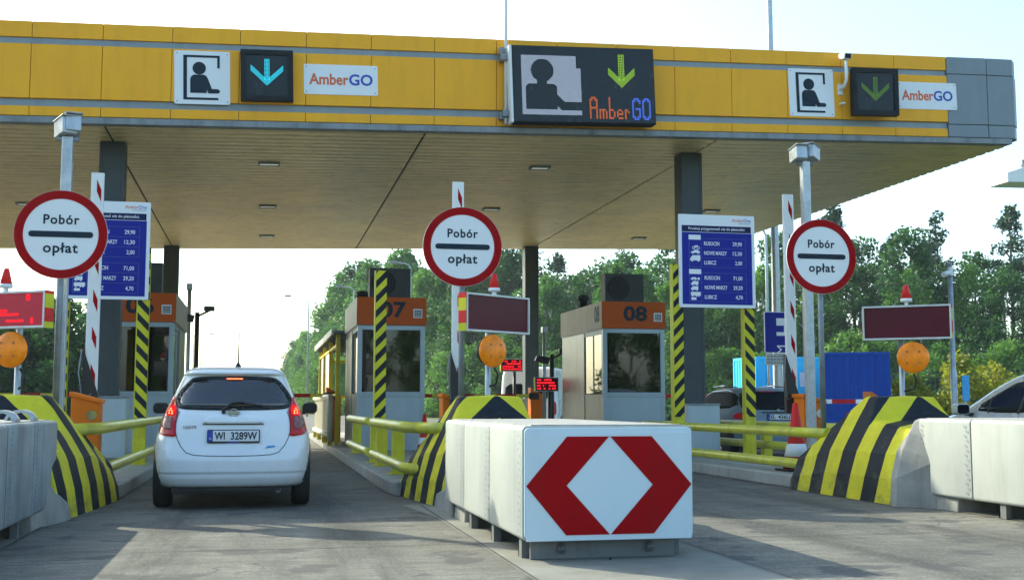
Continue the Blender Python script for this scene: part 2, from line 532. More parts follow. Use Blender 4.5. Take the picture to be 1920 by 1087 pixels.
    def build(self, name, mats, parent=None, loc=None, bevel=0., seg=2, off=None, recalc=True, smooth_all=False):
        me = bpy.data.meshes.new(name)
        vs = self.v
        if off is not None:
            vs = [(p[0] - off[0], p[1] - off[1], p[2] - off[2]) for p in vs]
        me.from_pydata(vs, [], self.f)
        if not isinstance(mats, (list, tuple)):
            mats = [mats]
        for mm in mats:
            me.materials.append(M[mm] if isinstance(mm, str) else mm)
        me.polygons.foreach_set("material_index", self.m)
        me.polygons.foreach_set("use_smooth", [True] * len(self.f) if smooth_all else self.s)
        if recalc:
            b = bmesh.new()
            b.from_mesh(me)
            bmesh.ops.remove_doubles(b, verts=b.verts, dist=1e-5)
            bmesh.ops.recalc_face_normals(b, faces=b.faces)
            b.to_mesh(me)
            b.free()
        me.update()
        o = bpy.data.objects.new(name, me)
        COL.objects.link(o)
        if parent is not None:
            o.parent = parent
        if loc is not None:
            o.location = loc
        if bevel > 0:
            md = o.modifiers.new("bevel", 'BEVEL')
            md.width = bevel
            md.segments = seg
            md.limit_method = 'ANGLE'
            md.angle_limit = R(40)
        return o

def rrect(x0, x1, z0, z1, r, n=5):
    pts = []
    for cx, cz, a0 in ((x1 - r, z1 - r, 0), (x0 + r, z1 - r, 90), (x0 + r, z0 + r, 180), (x1 - r, z0 + r, 270)):
        for i in range(n + 1):
            a = R(a0 + 90 * i / n)
            pts.append((cx + r * math.cos(a), cz + r * math.sin(a)))
    return pts

def tag(o, label, cat, group=None, kind=None):
    o["label"] = label
    o["category"] = cat
    if group:
        o["group"] = group
    if kind:
        o["kind"] = kind
    return o

def thing(name, label, cat, loc=(0, 0, 0), rz=0., group=None, ry=0.):
    o = bpy.data.objects.new(name, None)
    o.empty_display_size = .2
    COL.objects.link(o)
    o.location = loc
    o.rotation_euler = (0, ry, rz)
    return tag(o, label, cat, group)

def structure(o):
    o["kind"] = 'structure'
    return o

def copy_tree(o, parent=None):
    c = o.copy()
    COL.objects.link(c)
    if parent is not None:
        c.parent = parent
    for ch in list(o.children):
        copy_tree(ch, c)
    return c
# ------------------------------------------------------------------ ground, roads, islands
def sheet(name, pts, z, m):
    b = MB()
    b.add([(x, y, z) for x, y in pts], [tuple(range(len(pts)))], 0)
    return structure(b.build(name, m))

gpts = [(700 * math.cos(2 * math.pi * i / 48), 250 + 900 * math.sin(2 * math.pi * i / 48)) for i in range(48)]
sheet('ground', gpts, -.03, 'grass')
b = MB()
road_edge = [(-34, -30), (-34, 60), (-22, 120), (-13, 200), (-11, 600), (4.5, 600), (4.8, 200), (8, 120), (13, 85), (17.5, 62), (17.5, -30)]
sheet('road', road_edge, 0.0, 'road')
ISL = (-2.65, 2.6, 7.95, 13.3)
for i, cx in enumerate(ISL):
    b = MB()
    y0 = 14.3
    pts = [(cx - 1.0, y0), (cx + 1.0, y0), (cx + 1.06, y0 + .5), (cx + 1.06, 39), (cx + .8, 40.2), (cx - .8, 40.2), (cx - 1.06, 39), (cx - 1.06, y0 + .5)]
    b.prism(pts, 0.001, .17, 'z')
    structure(b.build('island_kerb', 'conc', bevel=.02))
    if i < 3:
        c = cx - .12
        sheet('apron', [(c - .78, 3.0), (c + .82, 3.0), (c + .86, 11.5), (c + 1.15, 13.05), (c - .95, 13.05), (c - .78, 11.5)], .004, 'apron')
for y in (9.35, 3.9, 16.8, 24.0):
    sheet('joint', [(-14, y), (17, y - .12), (17, y - .105), (-14, y + .015)], .008, 'joint')
for x in (1.70, 3.30, -1.93, 7.03, 8.78):
    sheet('joint', [(x, 3), (x + .012, 3), (x + .03, 12.9), (x + .018, 12.9)], .012, 'joint')

# ------------------------------------------------------------------ canopy
KS = .0265                        # the roof rises this much per metre to the right
YF, YB = 19.75, 35.35
XL, XR = -14.0, 14.25
CAN = thing('toll_canopy', 'long flat toll canopy with yellow cladding, beige slatted soffit and grey corner', 'canopy', (2.7, 27.5, 0))
CO = (2.7, 27.5, 0)
XS = [-3.76 + 1.097 * k for k in range(-10, 16)]          # cladding joints, last at 12.69
def clad(rows, xs, y0, y1, gap=.008):
    b = MB()
    for z0, z1, yo in rows:
        for a, c in zip(xs[:-1], xs[1:]):
            b.box(a + gap / 2, c - gap / 2, y0 - yo, y1, z0, z1)
    return b
rows = [(5.83, 5.99, .0), (6.115, 7.01, .02), (7.125, 7.39, .0)]
b = clad(rows, [XL] + XS, YF, YF + .05).shear(KS)
b.build('cladding', 'yellow_panel', CAN, off=CO, bevel=.008)
b = MB()
for z0, z1 in ((5.99, 6.115), (7.01, 7.125)):
    b.box(XL, XS[-1], YF + .035, YF + .054, z0, z1)
b.shear(KS).build('trim_strip', 'grey_strip', CAN, off=CO)
b = MB()
for z0, z1, o in ((5.83, 6.07, .03), (6.08, 7.05, .045), (7.06, 7.39, .03)):
    b.prism([(XS[-1] + .01, YF - .01), (13.55, YF - .01), (13.55, YF + .06), (XS[-1] + .01, YF + .06)], z0, z1, 'z')
    b.prism([(13.562, YF - .01), (14.1 + o, YF + .01), (14.28 + o, YF + .2), (14.28 + o, YB), (14.1, YB), (14.1, YF + .25), (13.562, YF + .06)], z0, z1, 'z')
b.shear(KS).build('corner_cladding', 'grey_panel', CAN, off=CO, bevel=.008)
b = MB()
b.box(XL, 14.05, YF + .055, YF + .12, 5.83, 7.388)
b.box(XL, 14.05, YB - .05, YB, 5.70, 7.36)
b.box(XL, 14.09, YF + .1, YB - .05, 7.28, 7.37)
b.shear(KS).build('roof_deck', 'dark_gap', CAN, off=CO)
b = MB()
b.box(XL, 14.0, YB + .001, YB + .05, 5.72, 7.39)
b.shear(KS).build('rear_cladding', 'yellow_panel', CAN, off=CO)
b = MB()
b.box(XL, 14.0, YF - .07, YF + .12, 5.70, 5.775)
b.box(XL, 14.0, YF - .085, YF - .07, 5.70, 5.80)
b.box(XL, 13.9, YF + .02, YF + .12, 5.775, 5.825)
b.shear(KS).build('gutter', 'gutter', CAN, off=CO)
# soffit: slats run along the canopy, joints over every island
b = MB()
pitch = .30
ny = int((YB - YF - .2) / pitch)
secs = [XL, -7.9, -2.6, 2.68, 8.05, 14.0]
for a, c in zip(secs[:-1], secs[1:]):
    for k in range(ny + 1):
        y0 = YF + .13 + k * pitch
        y1 = min(y0 + pitch - .042, YB - .06)
        b.prism([(y0, 5.71), (y0 + .006, 5.692), (y0 + .05, 5.684), (y1 - .05, 5.684), (y1 - .006, 5.692), (y1, 5.71)], a + .02, c - .02, 'x')
b.shear(KS).build('soffit', 'soffit', CAN, off=CO)
b = MB()
b.box(XL, 14.0, YF + .13, YB - .05, 5.72, 5.73)
b.shear(KS).build('soffit_backing', 'dark_gap', CAN, off=CO)
for x in (-2.6, 7.95):
    for y in (21.1, 34.7):
        b = MB()
        w = .205
        zt = 5.685 + KS * x
        b.box(x - w, x + w, y - w, y + w, .17, zt)
        b.box(x - w - .006, x - w + .05, y - w - .012, y - w + .03, .17, zt - .02)
        b.box(x + w - .05, x + w + .006, y - w - .012, y - w + .03, .17, zt - .02)
        b.build('column', 'column', CAN, off=CO, bevel=.012)
        if y > 30:
            b = MB()
            b.prism(rrect(x - .36, x + .36, y - .36, y + .36, .05), .171, 1.28, 'z')
            b.build('column_base', 'conc', CAN, off=CO, bevel=.03)

# recessed ceiling lights
ln = {(.05, 22.55): 'nearest ceiling light above the lane with the white hatchback', (.05, 27.5): 'middle ceiling light above the lane with the white hatchback',
      (.05, 32.4): 'farthest ceiling light above the lane with the white hatchback', (5.35, 22.5): 'ceiling light over the middle lane just below the large display',
      (5.35, 27.6): 'ceiling light right above the middle round sign', (10.73, 32.6): 'ceiling light left of the right price board, near the rear edge',
      (-5.2, 27.4): 'ceiling light at the far left edge of the soffit', (11.0, 27.6): 'ceiling light right of the right front column'}
for (x, y), lab in ln.items():
    t = thing('ceiling_light', 'small rectangular recessed ' + lab, 'ceiling light', (x, y, 5.686 + KS * x), ry=-math.atan(KS), group='recessed lights in the canopy soffit')
    b = MB()
    for x0, x1, y0, y1 in ((-.2, .2, -.13, -.1), (-.2, .2, .1, .13), (-.2, -.17, -.1, .1), (.17, .2, -.1, .1)):
        b.box(x0, x1, y0, y1, -.045, .0)
    b.build('frame', 'galv_dark', t)
    MB().box(-.168, .168, -.098, .098, -.03, -.005).build('diffuser', 'lens_grey', t)

# ------------------------------------------------------------------ signs on the canopy front
def pictogram(b, s, m=1, y=-.012):
    """the open booth with a seated person, in a square of side s centred on the origin"""
    k = s / 310
    q = lambda X, Y: ((X - 1135) * k, (422 - Y) * k)
    d = .004
    def bar(x0, y0, x1, y1):
        (a, c), (e, f) = q(x0, y0), q(x1, y1)
        b.box(a, e, y - d, y, f, c, m)
    bar(1030, 292, 1050, 552)
    bar(1050, 292, 1232, 305)
    bar(1218, 305, 1232, 366)
    bar(1050, 539, 1224, 552)
    cx, cz = q(1118, 368)
    b.disc(cx, cz, 37 * k, y - d, y, m)
    body = [(1068, 512), (1068, 432), (1074, 416), (1088, 406), (1144, 406), (1157, 413), (1166, 428), (1188, 487), (1222, 488), (1231, 495), (1233, 502), (1228, 512), (1174, 514), (1166, 510), (1160, 492), (1158, 512)]
    b.prism([q(*p) for p in body], y - d, y, 'y', m)

def led_dots(b, pts, p, m, y):
    r = p * .30
    vs, fs = [], []
    for x, z in pts:
        o = len(vs)
        vs += [(x - r, y, z - r * .4), (x - r * .4, y, z - r), (x + r * .4, y, z - r), (x + r, y, z - r * .4), (x + r, y, z + r * .4), (x + r * .4, y, z + r), (x - r * .4, y, z + r), (x - r, y, z + r * .4)]
        fs.append(tuple(o + i for i in range(8)))
    b.add(vs, fs, m)

def arrow_dots(cx, zt, L, arm, wid, n):
    """down arrow: n dots across shaft and arms"""
    p = wid / n
    pts = []
    rows = int(L / p)
    for i in range(rows):
        for j in range(n):
            pts.append((cx + (j - (n - 1) / 2) * p, zt - i * p))
    zb = zt - rows * p - p * 1.6
    for i in range(int(arm / p) + 1):
        for j in range(n):
            for sgn in (-1, 1):
                u = i * p * .72
                pts.append((cx + sgn * (u + (j - (n - 1) / 2) * p * .0) , zb + u * .95 - (j - (n - 1) / 2) * p * 1.18))
    return pts, p

def sign_plate(w, h, r=.03):
    b = MB()
    b.prism(rrect(-w / 2, w / 2, -h / 2, h / 2, r), -.010, .0, 'y', 0)
    for sx in (-1, 1):
        for sz in (-1, 1):
            b.disc(sx * (w / 2 - .045), sz * (h / 2 - .045), .009, -.016, -.010, 2, 8)
    return b

RYF = -math.atan(KS)
for x, z, lab in ((-1.07, 6.50, 'white square sign of a person in a booth beside the cyan arrow'), (9.88, 6.86, 'white square sign of a person in a booth near the grey canopy corner')):
    t = thing('pictogram_sign', lab, 'sign', (x, YF - .021, z), ry=RYF, group='booth pictogram signs on the canopy')
    sign_plate(.90, .90).build('panel', ['sign_white', 'navy', 'rivet'], t)
    b = MB()
    pictogram(b, .90)
    b.build('pictogram', ['sign_white', 'navy'], t)
def two_tone(b, s1, s2, cx, z, h, w, y, m1, m2, bold=.012, ratio=.62):
    b.text(s1, cx - w / 2, z, h, y, m1, 'LEFT', w * ratio - .002 * w, bold)
    b.text(s2, cx + w / 2, z, h, y, m2, 'RIGHT', w * (1 - ratio) - .005 * w, bold)
for x, z, w, lab in ((1.215, 6.595, 1.25, 'white rectangular sign with red and blue lettering between the cyan arrow and large display'), (12.26, 6.93, 1.24, 'white rectangular sign with red and blue lettering overlapping the grey corner')):
    t = thing('name_sign', lab, 'sign', (x, YF - .021, z), ry=RYF, group='white lettered signs on the canopy')
    sign_plate(w, .52).build('panel', ['sign_white', 'navy', 'rivet'], t)
    b = MB()
    two_tone(b, 'Amber', 'GO', 0, -.085, .185, w * .86, -.0105, 0, 1, .024)
    b.build('lettering', ['orange_txt', 'blue_txt'], t)
for x, z, yy, rot, w, col, lab in ((-.02, 6.57, YF - .14, 0, .86, 'led_cyan', 'square black lane display showing a cyan down arrow'), (11.03, 6.87, YF - .30, R(-6), .88, 'led_green', 'square black lane display with a dim green down arrow, tilted out near the grey corner')):
    t = thing('arrow_display', lab, 'lane display', (x, yy, z), rz=rot, ry=RYF + (R(1.6) if rot else 0), group='square arrow displays on the canopy')
    h = w / 2
    b = MB()
    b.box(-h, h, 0, .12, -h, h)
    for a in ((-h, h, h - .085, h), (-h, h, -h, -h + .085), (-h, -h + .085, -h + .085, h - .085), (h - .085, h, -h + .085, h - .085)):
        b.box(a[0], a[1], -.03, 0, a[2], a[3])
    b.box(-.2, .2, .12, .135 if not rot else .27, -.25, -.2)
    b.box(-.2, .2, .12, .135 if not rot else .27, .2, .25)
    b.build('housing', 'led_box', t)
    MB().box(-h + .085, h - .085, -.004, -.0005, -h + .085, h - .085).build('face', 'led_face', t)
    b = MB()
    pts, p = arrow_dots(0, .27, .36, .36, .09, 4)
    led_dots(b, pts, p, 0, -.007)
    b.build('arrow', col, t, recalc=False)

# large display
BW, BH = 2.58, 1.36
t = thing('lane_display', 'large black matrix display with white person picture, lime arrow and lettering', 'lane display', (4.13 + BW / 2, YF - .36, 6.66), ry=RYF - R(.4))
b = MB()
b.box(-BW / 2, BW / 2, 0, .26, -BH / 2, BH / 2)
b.build('housing', 'led_box', t, bevel=.01)
MB().box(-BW / 2 - .045, -BW / 2 - .001, -.01, .26, -BH / 2, BH / 2).build('side_plate', 'white', t)
MB().box(-BW / 2 + .02, BW / 2 - .02, -.006, -.0005, -BH / 2 + .02, BH / 2 - .02).build('face', 'led_face', t)
for sx in (-.9, .9):
    for sz in (-.45, .42):
        MB().box(sx - .05, sx + .05, .26, .34, sz - .04, sz + .04).build('bracket', 'galv_dark', t)
for sz in (-.5, .5):
    MB().box(-BW / 2 - .16, -BW / 2 - .046, .12, .34, sz - .05, sz + .06).build('bracket', 'galv_dark', t)
# picture on the left, measured on the panel in units of the panel width
K = BW / 1740.0                    # the close view's panel is 1740 wide
def QX(X): return (X - 940) * K
def QZ(Y): return (545 - Y) * K
pts = []
px = 9.2
nx, nz = int((890 - 180) / px), int((905 - 205) / px)
for i in range(nx + 1):
    for j in range(nz + 1):
        X, Y = 183 + i * px, 208 + j * px
        if (X - 430) ** 2 + (Y - 383) ** 2 < 137 ** 2: continue
        if 365 < X < 482 and 480 < Y < 560: continue
        if X > 845 and Y < 350: continue
        if 228 < X < 600 and 545 < Y < 852:
            if not (X < 262 and Y < 590 and (X - 275) ** 2 + (Y - 595) ** 2 > 48 ** 2) and not (X > 565 and Y < 590 and (X - 555) ** 2 + (Y - 595) ** 2 > 48 ** 2):
                continue
        if X >= 590 and 600 < Y < 760 and X < 590 + (Y - 655) * .95: continue
        if 600 <= X and 760 <= Y <= 852 and not (X < 655 and Y - 790 > (X - 590) * 1.0): continue
        pts.append((QX(X), QZ(Y)))
b = MB()
led_dots(b, pts, px * K * 1.15, 0, -.009)
b.build('person_picture', 'led_white', t, recalc=False)
b = MB()
pts, p = arrow_dots(QX(1398), QZ(176), .48, .335, .118, 4)
led_dots(b, pts, p, 0, -.009)
b.build('arrow', 'led_lime', t, recalc=False)
FONT = {'A': ["01110", "11011", "10001", "10001", "10001", "11111", "10001", "10001", "10001", "10001", "10001"],
        'm': ["00000"] * 6 + ["11110", "10101", "10101", "10101", "10101"],
        'b': ["1000", "1000", "1000", "1000", "1000", "1000", "1110", "1001", "1001", "1001", "1110"],
        'e': ["0000"] * 6 + ["0110", "1001", "1111", "1000", "0111"],
        'r': ["000"] * 6 + ["110", "101", "100", "100", "100"],
        'G': ["01110", "11011", "10001", "10000", "10000", "10111", "10001", "10001", "10001", "11011", "01110"],
        'O': ["01110", "11011", "10001", "10001", "10001", "10001", "10001", "10001", "10001", "11011", "01110"]}
def dot_word(w, X0, X1, Y0, Y1):
    cols = sum(len(FONT[c][0]) + 1 for c in w) - 1
    cw, rh = (X1 - X0) / cols, (Y1 - Y0) / 11
    out = []
    x = X0
    for c in w:
        for j, row in enumerate(FONT[c]):
            for i, v in enumerate(row):
                if v == '1':
                    for a in (.27, .77):
                        for d in (.27, .77):
                            out.append((QX(x + (i + a) * cw), QZ(Y0 + (j + d) * rh)))
        x += (len(FONT[c][0]) + 1) * cw
    return out
b = MB()
led_dots(b, dot_word('Amber', 990, 1480, 685, 950), 11.5 * K, 0, -.009)
led_dots(b, dot_word('GO', 1515, 1745, 690, 957), 13 * K, 1, -.009)
b.build('lettering', ['led_orange', 'led_blue'], t, recalc=False)

# mast beside the large display, mast behind the canopy, camera on the canopy
t = thing('thin_mast', 'thin white mast rising from the left edge of the large display', 'mast', (4.06, YF - .13, 5.95))
MB().tube([(0, 0, 0), (0, 0, 4.2)], .028, 10).build('pole', 'white', t)
for z in (.14, 1.3):
    b = MB()
    b.box(-.11, -.03, -.02, .1, z - .06, z + .06)
    b.box(-.05, .04, -.04, .04, z - .03, z + .03)
    b.build('bracket', 'galv_dark', t)
t = thing('wall_camera', 'white camera on a bent arm left of the dim green arrow', 'camera', (10.46, YF - .022, 6.95))
b = MB()
b.tube([(0, 0, 0), (0, -.18, .02), (0, -.26, .12), (0, -.26, .50)], .028, 8)
b.box(-.05, .05, -.02, 0, -.10, .10)
b.box(-.03, .03, -.14, -.02, -.30, -.27)
b.build('arm', 'white', t)
b = MB()
b.prism([(-.34, .49), (-.12, .53), (-.12, .64), (-.36, .60)], -.08, .08, 'x')
b.build('camera_head', 'white', t, bevel=.02)
MB().prism([(-.345, .505), (-.341, .505), (-.357, .588), (-.361, .588)], -.06, .06, 'x').build('lens', 'black', t)
t = thing('tall_mast', 'tall tapered grey mast standing behind the canopy, right of the price board', 'mast', (15.2, 33, 0))
b = MB()
b.tube([(0, 0, 0), (0, 0, 18)], [.15, .055], 8, smooth=False)
b.build('pole', 'galv', t)
MB().lathe([(.28, 0), (.28, .03), (.17, .05), (.17, .5)], n=12).build('base_flange', 'galv_dark', t)
# ------------------------------------------------------------------ island noses and crash cushions
NOSE = stripes('nose paint', .9, 1.0, .39, .464, .66, absx=True, scuff=.6)
NOSE_FINE = stripes('nose paint fine', .9, 1.0, .39, .464, .56, absx=True, scuff=.6)
def nose_section(w0, wm, wt, zt, zm=.55):
    zm = min(zm, zt * .75)
    return [(-w0, 0), (-w0 + .02, zm * .5), (-wm, zm), (-wm + (wm - wt) * .5, zm + (zt - zm) * .52), (-wt, zt - .02), (-wt + .05, zt), (0, zt + .008),
            (wt - .05, zt), (wt, zt - .02), (wm - (wm - wt) * .5, zm + (zt - zm) * .52), (wm, zm), (w0 - .02, zm * .5), (w0, 0)]
def loft(b, secs, m=0, smooth=True):
    n = len(secs[0][1])
    vs = []
    for y, s in secs:
        vs += [(x, y, z) for x, z in s]
    fs = []
    for i in range(len(secs) - 1):
        for k in range(n - 1):
            fs.append((i * n + k, i * n + k + 1, (i + 1) * n + k + 1, (i + 1) * n + k))
    b.add(vs, fs, m, smooth)
    b.add(vs, [tuple(range(n)), tuple((len(secs) - 1) * n + k for k in range(n - 1, -1, -1))], m)
prof = [(-1.42, .80, .40), (-.22, .90, .25), (-.03, 1.185, .0), (.26, 1.195, .0), (1.30, .42, .52), (1.46, .32, .55)]   # y, height, widening of the top
noses = {-2.65: (.62, .72, .46, 1, .96, .10, -1.30, -1.0, 'striped concrete nose beside the white hatchback, left of its lane'), 2.6: (.62, .72, .42, .7, .785, .148, -.75, -.35, 'striped concrete nose behind the red arrow crash cushion'), 7.87: (.82, .85, .57, .42, 1.10, .0, -1.42, -1.30, 'scuffed striped concrete nose at the right of the middle lane')}
for cx, (wa, wb, wt0, nar, A_, B_, y1_, y2_, lab) in noses.items():
    t = thing('concrete_nose', 'yellow and black ' + lab, 'island nose', (cx, 13.1, .0), group='striped island noses')
    b = MB()
    secs = []
    for y, zt, dw in prof:
        w0 = A_ + B_ * y - max(0, y - 1.2) * .25
        sec = nose_section(w0, w0 - .08, min(w0 - .1, w0 - .08 - (w0 - .08 - wt0) * max(0, zt - .55) / .64), zt)
        secs.append((y, [(x * (1 if x < 0 else nar + (1 - nar) * .25 * (1 - z)), z) for x, z in sec]))
    loft(b, secs, smooth=False)
    b.build('nose_body', NOSE_FINE if cx == 2.6 else NOSE, t, loc=(0, 0, .005), bevel=.035, seg=3)
    b = MB()
    fl = 1.13 if wa > .8 else .80
    sx_ = .80 if wa > .8 else 1
    loft(b, [(-2.1, nose_section(wb, wa + .03, wa - .10, .90, .5)), (-1.75, nose_section(wb + .02, wa + .04, wa - .08, .945, .5)), (y1_, nose_section(1.15, 1.05, .90, .945, .62) if wa > .8 else nose_section(A_ + B_ * y1_ + .03, A_ + B_ * y1_ - .10, .40, .70, .4)), (y2_, nose_section(1.16, 1.06, .84, .86, .60) if wa > .8 else nose_section(A_ + B_ * y2_ + .02, A_ + B_ * y2_ - .10, .30, .35, .25))], smooth=False)
    b.v = [(p[0] if p[0] < 0 else p[0] * sx_, p[1], p[2]) for p in b.v]
    b.build('concrete_transition', 'conc_dull', t, loc=(0, 0, .004), bevel=.015)

def cushion(x0, x1, y0, y1, label, m, front=True, seams=(), rz=0, loops=False, big=1.0, gap=.009):
    cx = (x0 + x1) / 2
    w = (x1 - x0) / 2
    L = y1 - y0
    t = thing('crash_cushion', label, 'crash cushion', (cx, y0, .004), rz, group='box crash cushions before the islands')
    zb, zt = .14, .945
    # rounded body shell
    b = MB()
    b.prism(rrect(-w + .007, w - .007, zb + .007, zt - .007, .036), .02, L - .02, 'y', 0, True)
    b.build('body', 'dark_gap', t)
    ss = [0.0] + list(seams) + [L]
    for a, c in zip(ss[:-1], ss[1:]):
        b = MB()
        b.prism(rrect(-w, w, zb, zt, .038), a + gap, c - gap, 'y', 0, True)
        o = b.build('shell_panel', m, t, bevel=.006)
        b = MB()
        nr = 15
        for k in range(nr):
            z = zb + .07 + (zt - zb - .14) * k / (nr - 1)
            yy = a + (.055 if k % 2 else .085)
            yy2 = c - (.05 if k % 2 else .075)
            for sx in (-1, 1):
                for Y, ok in ((yy, True), (yy2, a == 0 or c == L)):
                    if ok:
                        b.lathe([(.018 * big, 0), (.017 * big, .007), (.008 * big, .014)], (0, 0, 0), 8, axis='x')
                        st = len(b.v) - 24
                        for i in range(st, len(b.v)):
                            p = b.v[i]
                            b.v[i] = (sx * (w + p[0] - .001), Y + p[1], z + p[2])
        b.build('rivets', 'rivet' if m == 'att_grey' or big < 1.3 else 'rivet_pale', o)
    b = MB()
    b.box(-w + .07, w - .07, .03, L - .05, zt - .006, zt + .008)
    b.build('top_plate', 'att_top', t)
    for k in range(4):
        b = MB()
        y = .30 + k * (L - .45) / 3
        b.box(-w + .04, -w + .10, y - .09, y + .02, 0, zb + .03)
        b.box(w - .10, w - .04, y - .09, y + .02, 0, zb + .03)
        b.box(-w + .04, w - .04, y, y + .02, 0, zb + .03)
        b.build('skid', 'skid', t)
    if front:
        b = MB()
        b.box(-w + .08, w - .12, .10, .14, .0, zb + .02)
        b.tube([(-.33, .06, .06), (-.33, .11, .10)], .03, 8)
        b.tube([(.33, .06, .06), (.33, .11, .10)], .03, 8)
        b.build('front_skirt', 'skid', t, bevel=.006)
        zc = .525
        f = MB()
        f.prism(rrect(-w + .012, w - .012, zb + .012, zt - .012, .036), -.012, .012, 'y', 0, False)
        f.box(-w + .022, w - .022, -.02, -.0125, zc - .385, zc + .375, 0)
        f.build('front_board', 'board_white', t, bevel=.004)
        c = MB()
        y = -.0245
        for s in (-1, 1):
            pl = [(-.613, 0), (-.315, .345), (-.004, .345), (-.32, 0), (-.004, -.345), (-.325, -.345)]
            c.prism([(s * x, zc + z) for x, z in pl], y, y + .004, 'y')
        c.build('chevrons', 'red', t)
    if loops:
        for k, yy in enumerate((3.75, 2.95)):
            b = MB()
            n = 10
            pts = []
            for i in range(n + 1):
                a = math.pi * i / n
                pts.append((.125 * math.cos(a), .105 * math.sin(a)))
            inner = [(x * .80, z * .78) for x, z in pts]
            poly = pts + inner[::-1]
            b.prism([(w - .22 + x, zt + z) for x, z in poly], yy - .11, yy + .11, 'y', 0, True)
            b.build('lifting_loop', 'galv', t)
    return t
cushion(1.81, 3.08, 8.16, 11.72, 'white crash cushion with red double arrow on its front, in the centre', 'att_white', True, (1.24, 2.45), big=1.25)
cushion(6.97, 8.33, 7.6, 11.6, 'white riveted crash cushion at the right edge before the scuffed nose', 'att_white', True, (.85, 1.9, 3.05), big=1.5)
cushion(-3.2, -1.90, 7.6, 11.95, 'weathered grey crash cushion with lifting loops at the left edge', 'att_grey', True, (1.0, 2.1, 3.2), loops=True, big=1.6, gap=.022)

# ------------------------------------------------------------------ round toll signs
def round_sign(x, y, z, label, pole_h):
    t = thing('round_sign', label, 'road sign', (x, y, z), group='round red rimmed toll signs')
    b = MB()
    b.disc(0, 0, .5, 0, .02, 0, 64)
    b.build('disc', 'sign_white', t)
    b = MB()
    b.ring(0, 0, .402, .497, -.005, -.0005, 0, 72)
    b.build('rim', 'red', t)
    b = MB()
    b.prism(rrect(-.345, .345, -.034, .034, .0335), -.005, -.0005, 'y')
    b.text('Pobór', 0, .118, .104, -.0005, 0, w=.385, bold=.022, space=1.12)
    b.text('opłat', 0, -.205, .112, -.0005, 0, w=.372, bold=.022, space=1.12)
    b.build('lettering', 'navy', t)
    b = MB()
    b.tube([(0, .065, -z + pole_h), (0, .065, .42)], .036, 12)
    b.box(-.3, .3, .021, .035, .2, .24)
    b.box(-.3, .3, .021, .035, -.24, -.2)
    b.build('post', 'galv_dark', t)
round_sign(-2.24, 13.82, 3.0, 'round white sign with red rim beside the left price board', .9)
round_sign(2.42, 14.35, 3.06, 'round white sign with red rim above the centre island', .5)
round_sign(7.26, 14.32, 3.06, 'round white sign with red rim right of the raised barrier by the scuffed nose', .5)

# ------------------------------------------------------------------ detector poles with twin boxes on top
for x, y, h, rot, lab in ((-2.27, 14.25, 4.2, .3, 'grey square pole with twin detector boxes behind the leftmost round sign'), (7.78, 15.8, 4.66, -.55, 'grey square pole with twin detector boxes left of the rightmost round sign')):
    t = thing('detector_pole', 'tall ' + lab, 'detector pole', (x, y, .17), group='poles carrying detector boxes')
    b = MB()
    b.prism(rrect(-.06, .06, -.06, .06, .015, 3), 0, h - .17, 'z')
    b.build('pole', 'galv', t)
    b = MB()
    b.box(-.13, .13, -.13, .13, 0, .012)
    b.build('base_plate', 'galv_dark', t)
    for dx, r in (((-.03, .2), (.05, -.1)) if x < 0 else ((-.11, .5), (.10, -.25))):
        b = MB()
        b.box(-.085, .085, -.15, .13, 0, .19)
        b.box(-.10, .10, -.20, .14, .19, .205)
        o = b.build('detector_box', 'galv', t, loc=(dx, -.02, h - .16 + (.03 if dx > 0 else 0)), bevel=.008)
        o.rotation_euler = (R(-6), 0, rot + r)
        MB().box(-.065, .065, .1305, .134, .03, .16).build('window', 'black', o)
    b = MB()
    b.tube([(-.12, 0, h - .19), (.12, 0, h - .19)], .03, 8)
    b.build('crossbar', 'galv_dark', t)

# ------------------------------------------------------------------ raised entry barriers
def gate(x, y, cab_dx, cab_dy, top, label):
    t = thing('raised_barrier', label, 'barrier', (x, y, .17), group='raised entry barriers')
    b = MB()
    zc = 1.03
    b.prism([(-.165, 0), (.165, 0), (.165, zc - .08), (-.165, zc + .0)], cab_dy - .17, cab_dy + .17, 'y')
    b.prism([(-.185, zc + .0), (.185, zc - .09), (.185, zc - .04), (-.185, zc + .06)], cab_dy - .2, cab_dy + .2, 'y')
    b.v = [(p[0] + cab_dx, p[1], p[2]) for p in b.v]
    o = b.build('cabinet', 'cab_orange', t, bevel=.012)
    b = MB()
    b.disc(cab_dx + .08, .80, .045, cab_dy - .182, cab_dy - .171, 0, 20)
    b.ring(cab_dx + .08, .80, .045, .06, cab_dy - .184, cab_dy - .171, 0, 20)
    b.build('lock', 'chrome', o)
    z0 = 1.05
    b = MB()
    b.prism(rrect(-.082, .082, -.03, .03, .012), z0, top - .17, 'z', 0)
    arm = b.build('arm', 'white', t, bevel=.004)
    b = MB()
    n = 6
    for k in range(n):
        z = top - .17 - .16 - k * (top - .6 - z0) / (n - 1) * .97
        if z < z0 + .3: continue
        b.prism([(-.006, z + .07), (.052, z - .07), (.052, z - .23), (-.006, z - .09)], -.0335, -.0305, 'y')
    b.build('red_marks', 'red', arm)
    b = MB()
    b.prism([(-.105, z0 + .62), (.095, z0 + .02), (.095, z0 - .25), (-.105, z0 - .25)], -.045, .045, 'y')
    b.build('arm_shield', 'trim', t)
    b = MB()
    b.tube([(-.12, -.06, z0 + .6), (-.15, -.07, z0 + .3), (-.10, -.06, z0 - .05), (.02, -.08, z0 + .02)], .008, 6)
    b.build('cable', 'galv_dark', t)
gate(-2.2, 16.3, .10, -1.0, 4.18, 'white and red raised barrier with orange cabinet beside the white hatchback')
gate(2.68, 16.3, -.02, .3, 4.25, 'white and red raised barrier behind the middle round sign')
